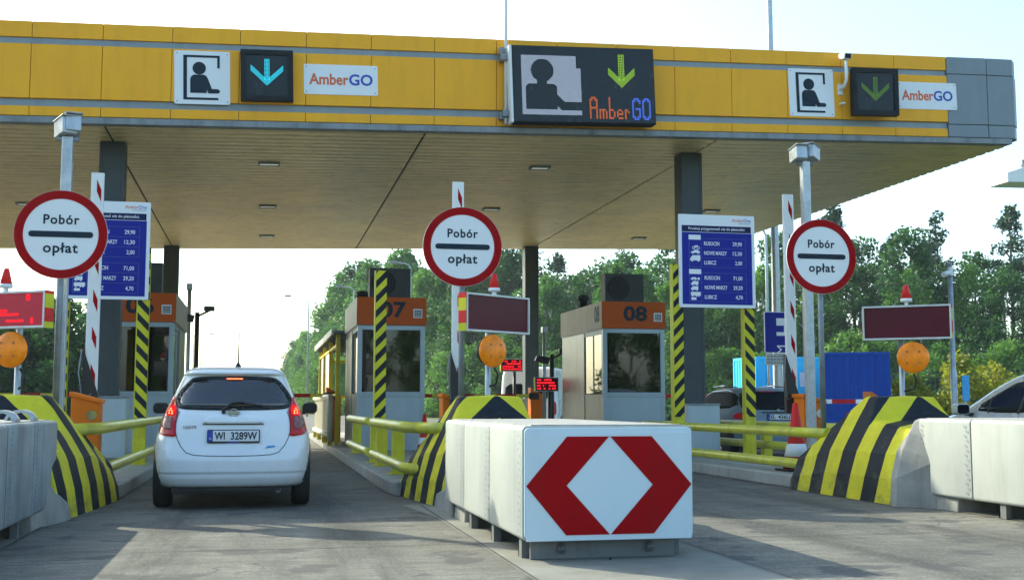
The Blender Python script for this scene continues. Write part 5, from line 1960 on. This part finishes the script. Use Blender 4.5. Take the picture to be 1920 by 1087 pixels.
t = thing('far_canopy', 'corner of a distant white flat roof at the right picture edge', 'canopy', (36.5, 47, 0))
b = MB()
b.prism([(-4.9, 11.15), (-3.6, 11.58), (3, 11.7), (3, 10.9), (-4.9, 10.75)], -2.2, -.8, 'y')
b.build('roof', 'white', t)
MB().tube([(-3.6, -1.5, 11.5), (-3.6, -1.5, 11.9)], .12, 8).build('roof_lamp', 'galv_dark', t)
MB().tube([(1, -1.5, 0), (1, -1.5, 11)], .3, 12).build('column', 'galv_dark', t)

# street lamps
def lamp(x, y, h, side, label, arm=1.6):
    t = thing('street_lamp', label, 'street lamp', (x, y, 0), group='street lamps along the far road')
    b = MB()
    pts = [(0, 0, 0), (0, 0, h * .85), (0, 0, h - .35), (side * .12, 0, h - .1), (side * .4, 0, h), (side * arm, 0, h + .05)]
    b.tube(pts, [.10, .07, .055, .05, .045, .04], 8)
    b.build('pole', 'galv', t)
    b = MB()
    b.prism([(side * (arm - .1), h + .0), (side * (arm + .65), h + .0), (side * (arm + .6), h + .13), (side * (arm + .1), h + .17)], -.14, .14, 'y')
    b.build('lamp_head', 'galv_dark', t)
    return t
lamp(4.1, 110, 11, -1, 'thin street lamp with curved arm in front of the birches, above the white hatchback')
lamp(10.1, 82, 11, -1, 'street lamp whose head shows above the trees right of the booth marked 07', .9)
lamp(7.5, 100, 11, -1, 'street lamp whose head shows above the trees left of the air conditioner', .9)
lamp(23.5, 52, 9.5, -1, 'street lamp half hidden by leaves right of the middle round sign', .9)
for i, (y, w) in enumerate(((172, 'nearest'), (193, 'second'), (217, 'third'), (242, 'fourth'), (268, 'fifth'), (296, 'farthest'))):
    lamp(-9.6, y, 11, 1, '%s street lamp of the receding row behind the leftmost booth' % w, 2.2)

# ------------------------------------------------------------------ trees and shrubs
def crown(h0, h1, r, n, seed, leaf, shape='birch', droop=.0, squash=1.0):
    rnd = random.Random(seed)
    H = h1 - h0
    clumps = []
    nc = 60 if shape != 'pine' else 64
    for i in range(nc):
        f = rnd.random()
        if shape == 'birch':
            env = math.sin(math.pi * min(1, .12 + .88 * f) ** .85) ** .65 if f < 1 else 0
            rr = r * env
        elif shape == 'pine':
            env = (1.03 - f) ** .8 * (1.0 if f > .12 else .7)
            rr = r * env * 1.0
        elif shape == 'shrub':
            rr = r * math.sqrt(max(.05, 1 - f * f))
        else:
            env = math.sin(math.pi * (.18 + .8 * f)) ** .5
            rr = r * env
        a = rnd.uniform(0, 2 * math.pi)
        q = rr * math.sqrt(rnd.uniform(.08, .9))
        cs = r * rnd.uniform(.18, .36) * (.55 + .45 * rr / r)
        clumps.append((q * math.cos(a), q * math.sin(a), h0 + H * f * .94 + (.0 if shape != 'shrub' else .1), cs))
    vs, fs = [], []
    per = n // nc
    for cx, cy, cz, cs in clumps:
        k = int(per * (cs / (r * .3)) ** 1.4)
        for _ in range(k):
            u = rnd.uniform(-1, 1)
            a = rnd.uniform(0, 2 * math.pi)
            s = math.sqrt(1 - u * u)
            d = cs * (rnd.random() ** .4)
            x, y, z = cx + d * s * math.cos(a), cy + d * s * math.sin(a), cz + d * u * squash - droop * rnd.random() ** 2 * cs
            L = leaf * rnd.uniform(.6, 1.35)
            W = L * rnd.uniform(.35, .6)
            # leaf spray: a bent two-triangle blade with random facing
            t1 = Vector((rnd.gauss(0, 1), rnd.gauss(0, 1), rnd.gauss(0, .8) - droop)).normalized()
            t2 = t1.cross(Vector((rnd.gauss(0, 1), rnd.gauss(0, 1), rnd.gauss(0, 1)))).normalized()
            p = Vector((x, y, z))
            o = len(vs)
            vs += [tuple(p - t1 * L * .5), tuple(p + t2 * W * .5), tuple(p + t1 * L * .5), tuple(p - t2 * W * .5)]
            fs.append((o, o + 1, o + 2, o + 3))
    me = bpy.data.meshes.new('crown')
    me.from_pydata(vs, [], fs)
    return me, clumps
def trunk_mesh(h1, r, clumps, seed, bend=.3):
    rnd = random.Random(seed)
    b = MB()
    pts = [(rnd.uniform(-1, 1) * bend * (i / 7) * .6, rnd.uniform(-1, 1) * bend * (i / 7) * .6, h1 * i / 7) for i in range(8)]
    b.tube(pts, [r * (1 - .85 * i / 7) * (1.25 if i == 0 else 1) for i in range(8)], 8)
    for cx, cy, cz, cs in rnd.sample(clumps, min(16, len(clumps))):
        z0 = max(h1 * .18, cz - abs(math.hypot(cx, cy)) * rnd.uniform(.5, 1.0) - .3)
        f = min(1, z0 / h1)
        i = min(6, int(f * 7))
        q = f * 7 - i
        base = tuple(pts[i][c] * (1 - q) + pts[i + 1][c] * q for c in range(3))
        mid = tuple(base[c] * .45 + (cx, cy, cz)[c] * .55 + rnd.uniform(-.15, .15) for c in range(3))
        b.tube([base, mid, (cx, cy, cz)], [r * .32, r * .2, r * .06], 5, caps=False)
    return b
PROTO = {}
def proto(key, h0, h1, r, n, leaf, shape, m, bark, tr, droop=0., squash=1.):
    for v in range(3):
        me, cl = crown(h0, h1, r, n, hash(key) % 97 + v * 13 if False else (sum(map(ord, key)) + v * 31), leaf, shape, droop, squash)
        me.materials.append(M[m])
        tb = trunk_mesh(h1 * .93, tr, cl, 5 + v * 7)
        to = tb.build('trunk', bark, None, recalc=False)
        tm = to.data
        bpy.data.objects.remove(to)
        PROTO[(key, v)] = (me, tm)
proto('birch', 2.0, 14, 3.0, 9000, .34, 'birch', 'leaf_birch', 'birch_bark', .16, .6, 1.25)
proto('dark', 2.2, 14, 3.6, 9000, .36, 'oak', 'leaf_dark', 'bark', .24, .1)
proto('pine', 3.6, 15.2, 3.0, 9500, .30, 'pine', 'leaf_pine', 'bark', .22, .0, .8)
proto('hedge', .1, 6.5, 3.4, 8000, .34, 'shrub', 'leaf_dark', 'bark', .12, .2)
proto('shrub', .1, 4.6, 2.3, 6500, .24, 'shrub', 'leaf_shrub', 'bark', .07, .3)
proto('lime', .1, 2.9, 1.5, 4200, .20, 'shrub', 'leaf_lime', 'bark', .04, .1)
INFO = {'birch': ('birch_tree', 'tree', 'light green birch tree with drooping foliage in the wood behind the plaza', 'birches in the wood behind the plaza'),
        'dark': ('leafy_tree', 'tree', 'dark green leafy tree in the wood behind the plaza', 'dark leafy trees in the wood behind the plaza'),
        'pine': ('pine_tree', 'tree', 'dark pine tree rising at the back of the wood', 'pines at the back of the wood'),
        'shrub': ('shrub', 'shrub', 'tall green shrub at the front edge of the wood', 'tall shrubs at the front edge of the wood'),
        'lime': ('bush', 'bush', 'low yellow green bush by the wire fence at the right', 'yellow green bushes by the wire fence'),
        'behind': ('leafy_tree', 'tree', 'leafy tree mirrored in the booth windows', 'trees mirrored in the booth windows'),
        'left': ('leafy_tree', 'tree', 'dark leafy tree beyond the lanes at the far left', 'dark trees at the far left')}
cnt = {}
def plant(key, x, y, s, sz=1.0, info=None, z=-.05):
    nm, cat, lab, grp = INFO[info or key]
    v = cnt.get(key, 0) % 3
    cnt[key] = cnt.get(key, 0) + 1
    t = thing(nm, lab, cat, (x, y, z), random.uniform(0, 6.28), grp)
    t.scale = (s, s, s * sz)
    for n_, me in (('crown', PROTO[(key, v)][0]), ('trunk', PROTO[(key, v)][1])):
        o = bpy.data.objects.new(n_, me)
        COL.objects.link(o)
        o.parent = t
rnd = random.Random(21)
CUR = [(6.2, 225), (7.6, 185), (9.6, 152), (12.5, 128), (17, 112), (22, 101), (28, 90), (34, 82), (40, 75), (46, 66), (53, 57), (61, 48)]
def along(d):
    for (a, b_), (c, e) in zip(CUR[:-1], CUR[1:]):
        L = math.hypot(c - a, e - b_)
        if d <= L:
            f = d / L
            nx, ny = -(e - b_) / L, (c - a) / L
            return a + (c - a) * f, b_ + (e - b_) * f, -abs(nx) if False else nx, ny
        d -= L
    return None
TOT = sum(math.hypot(c - a, e - b_) for (a, b_), (c, e) in zip(CUR[:-1], CUR[1:]))
d = 0
while d < TOT:                                    # front row: birches mixed with darker trees
    p = along(d)
    if p is None: break
    x, y, nx, ny = p
    k = 'birch' if rnd.random() < .68 else 'dark'
    f = d / TOT
    hs = (.92 if f < .34 else (1.22 if f < .62 else (.88 if f < .86 else .70))) * rnd.uniform(.84, 1.10)
    plant(k, x + nx * -rnd.uniform(0, 1.5) if False else x + rnd.uniform(-.8, .8), y + rnd.uniform(-1.5, 1.5), hs)
    d += rnd.uniform(2.4, 3.5) * (1.5 if f < .3 else 1)
d = 1.5
while d < TOT:                                    # second row
    p = along(d)
    if p is None: break
    x, y, nx, ny = p
    ox, oy = (abs(nx) * 4.5, abs(ny) * 4.5)
    f = d / TOT
    k = 'dark' if rnd.random() < .55 else ('pine' if rnd.random() < .6 else 'birch')
    plant(k, x + ox + rnd.uniform(-1, 1), y + oy + rnd.uniform(-1, 1), (.96 if f < .34 else (1.28 if f < .62 else (.98 if f < .86 else .78))) * rnd.uniform(.85, 1.05))
    d += rnd.uniform(3.4, 4.8) * (1.5 if f < .3 else 1)
d = 60
while d < TOT:                                    # back row: pines
    p = along(d)
    if p is None: break
    x, y, nx, ny = p
    f = d / TOT
    plant('pine' if rnd.random() < .7 else 'dark', x + abs(nx) * 9 + rnd.uniform(-1, 1), y + abs(ny) * 9 + rnd.uniform(-1, 1), (1.30 if f < .62 else (1.08 if f < .86 else .84)) * rnd.uniform(.84, 1.08))
    d += rnd.uniform(3.2, 4.6)
d = 75
while d < TOT:                                    # shrubs in front
    p = along(d)
    if p is None: break
    x, y, nx, ny = p
    plant('shrub', x - abs(nx) * 3.8 + rnd.uniform(-1, 1), y - abs(ny) * 3.8 + rnd.uniform(-1, 1), rnd.uniform(.85, 1.45))
    d += rnd.uniform(1.8, 2.7)
for x, y, s in ((25.2, 42.5, .8), (26.6, 41.2, 1.05), (28.3, 41.5, .95), (29.6, 39.6, 1.1), (31.4, 39.2, 1.0), (33.0, 37.8, 1.15), (34.8, 36.9, 1.25), (36.4, 35.4, 1.2), (24.2, 41.0, .6), (27.3, 38.8, .7), (38.4, 34.0, 1.2), (40.2, 36.5, 1.35)):
    plant('lime', x, y, s)
for k in range(34):
    plant('hedge', -8.0 - (k % 17) * 2.3 + rnd.uniform(-.5, .5), 60 + rnd.uniform(-1, 1) + (k // 17) * 5 + (k % 3) * 1.5, rnd.uniform(.80, 1.02) + min(.25, (k % 17) * .03), 1.0, 'left')
for i, (x, y, s) in enumerate(((-27, -40, .9), (-20, -43, 1.0), (-13.5, -39, .85), (-7, -44, 1.05), (-1, -41, .8), (5, -45, .95), (11, -40, .75), (17, -44, 1.0), (23, -41, .9), (30, -45, 1.1), (37, -40, .95))):
    plant('dark' if i % 3 else 'birch', x, y, s, 1.0, 'behind')             # seen mirrored in the booth windows
# ------------------------------------------------------------------ hazy summer air
m, nt, out = _new('hazy air')
pv = nt.nodes.new("ShaderNodeVolumePrincipled")
pv.inputs["Color"].default_value = (.80, .92, .98, 1)
pv.inputs["Density"].default_value = .00035
pv.inputs["Anisotropy"].default_value = .2
nt.links.new(pv.outputs[0], out.inputs["Volume"])
b = MB()
b.box(-760, 760, -760, 1250, -1.2, 24)
hz = b.build('haze', m)
hz["kind"] = 'stuff'
